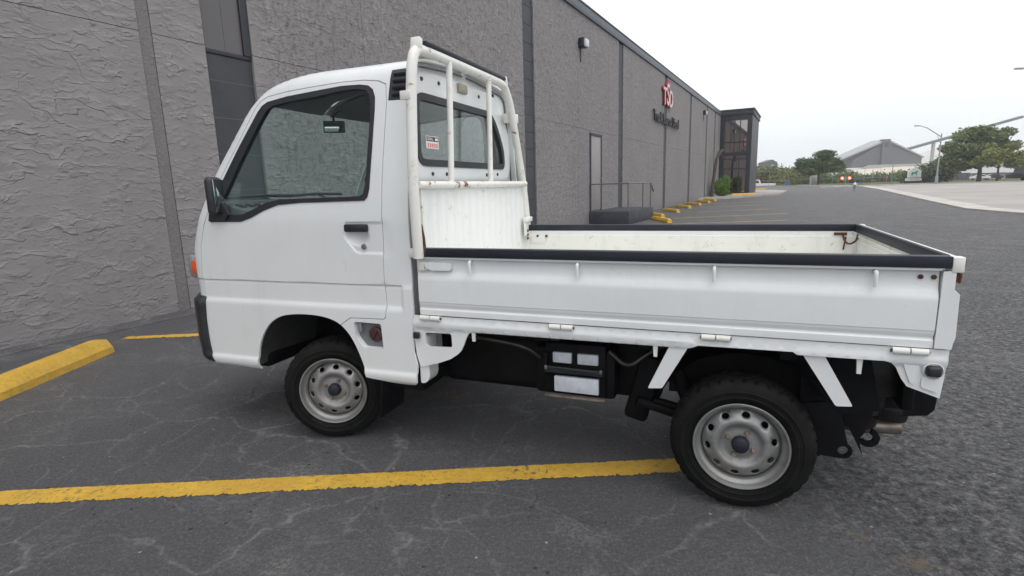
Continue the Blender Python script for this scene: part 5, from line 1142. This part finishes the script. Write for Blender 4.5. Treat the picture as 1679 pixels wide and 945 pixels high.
tb = empty('blue_barrel', (49.6, 98, 0)); tag(tb, 'small blue barrel on the far side of the lot', 'barrel')
b = B(); b.lathe([(.0005, 0), (.32, 0), (.34, .3), (.33, .35), (.34, .4), (.32, .78), (.0005, .8)], 20, 2); b.done('drum', 'blue', tb)
# chain link fence
cf = empty('chain_link_fence', (40, 90, -.1)); tag(cf, 'thin grey chain link fence across the back of the lot', 'fence')
for i in range(9):
    x = i * 2.6; b = B(); b.tube([(x, 0, 0), (x, 0, 2.5)], .03, 6); b.done('post', 'galv', cf)
b = B(); b.tube([(-1, 0, 2.45), (20.8, 0, 2.45)], .022, 6); b.tube([(-1, 0, .95), (20.8, 0, .95)], .02, 6); b.done('rail', 'galv', cf)
for (x, y, h, lb) in ((50.9, 77.0, 2.0, 'thin pale post between the crossing signals'), (54.0, 77.5, 3.3, 'tall thin pale post just left of the horse emblem sign')):
    b = B(); b.tube([(x, y, 0), (x, y, h)], .05, 8); tag(b.done('post', 'galv', None), lb, 'post', 'thin posts beyond the kerb')
# vehicles far away
def small_vehicle(name, loc, rz, kind, mat, label, s_=1.):
    e_ = empty(name, loc, rz); e_.scale = (s_, s_, s_); tag(e_, label, 'pickup' if kind == 'pickup' else 'car')
    if kind == 'pickup': prof = [(-2.7, .45), (-2.75, .95), (-.1, 1.02), (.0, 1.05), (.25, 1.70), (1.25, 1.72), (1.75, 1.12), (2.65, 1.0), (2.75, .5)]; gl_ = [(.38, 1.10), (.48, 1.58), (1.18, 1.60), (1.55, 1.12)]
    else: prof = [(-2.1, .35), (-2.15, .85), (-1.5, .95), (-.8, 1.38), (.5, 1.40), (1.15, .98), (2.0, .82), (2.1, .4)]; gl_ = [(-1.25, .95), (-.75, 1.30), (.45, 1.32), (.95, .97)]
    b = B(); b.prism(prof, 1, -.85, .85); bo = b.done('body', mat, e_, 30); bv = bo.modifiers.new('bevel', 'BEVEL'); bv.width = .06; bv.segments = 2
    b = B(); b.prism(gl_, 1, -.862, .862); b.done('window', 'cardark', e_, 30)
    for x in (-1.6, 1.7) if kind == 'pickup' else (-1.3, 1.35):
        for y in (-.72, .72): b = B(); b.lathe([(.0005, -.12), (.2, -.12), (.34, -.1), (.35, 0), (.34, .1), (.0005, .12)], 18, 1, (x, y, .35)); b.done('wheel', 'tyre', e_)
small_vehicle('parked_pickup', (46.7, 102.6, -.66), math.pi, 'pickup', 'carwhite', 'white pickup truck partly hidden by the tower far across the lot')
small_vehicle('parked_car', (76.3, 89, -.02), math.pi * .8, 'car', 'carwhite', 'pale small car under the large tree at the right', .62)
small_vehicle('parked_car', (78.9, 89.6, -.02), math.pi * .9, 'car', 'cardark', 'dark small car next to the pale car under the large tree', .62)
e_ = empty('parked_truck', (61.6, 64, 0), -.35); tag(e_, 'dark truck front with a red stripe cut off by the right edge', 'truck')
b = B(); b.span(-1.2, 1.2, 0, 4.5, .35, 1.1, .06); b.prism([(-1.05, 1.1), (-.95, 1.75), (.95, 1.75), (1.05, 1.1)], 1, .7, 3); b.done('body', 'cardark', e_)
b = B(); b.span(-1.22, -1.0, -.04, .3, .80, .93, .02); b.done('stripe', 'logored', e_)
b = B(); b.span(-.85, .85, .66, .69, 1.2, 1.65); b.done('windscreen', 'whgrey', e_)
for x in (-.95, .95): b = B(); b.lathe([(.0005, -.12), (.3, -.12), (.36, 0), (.3, .12), (.0005, .12)], 16, 0, (x, .8, .36)); b.done('wheel', 'tyre', e_)

# thin even haze over the whole place
b = B(); b.span(-720, 720, -220, 720, -1.9, 45); hz = b.done('haze', None, None, None); tag(hz, kind='stuff')
hm = D.materials.new('haze'); hm.use_nodes = True; hn = hm.node_tree.nodes; hn.remove(hn['Principled BSDF']); pv = hn.new('ShaderNodeVolumePrincipled')
pv.inputs['Color'].default_value = (.93, .95, 1, 1); pv.inputs['Density'].default_value = .0007; pv.inputs['Anisotropy'].default_value = 0.; hm.node_tree.links.new(pv.outputs[0], hn['Material Output'].inputs['Volume']); hz.data.materials.append(hm)
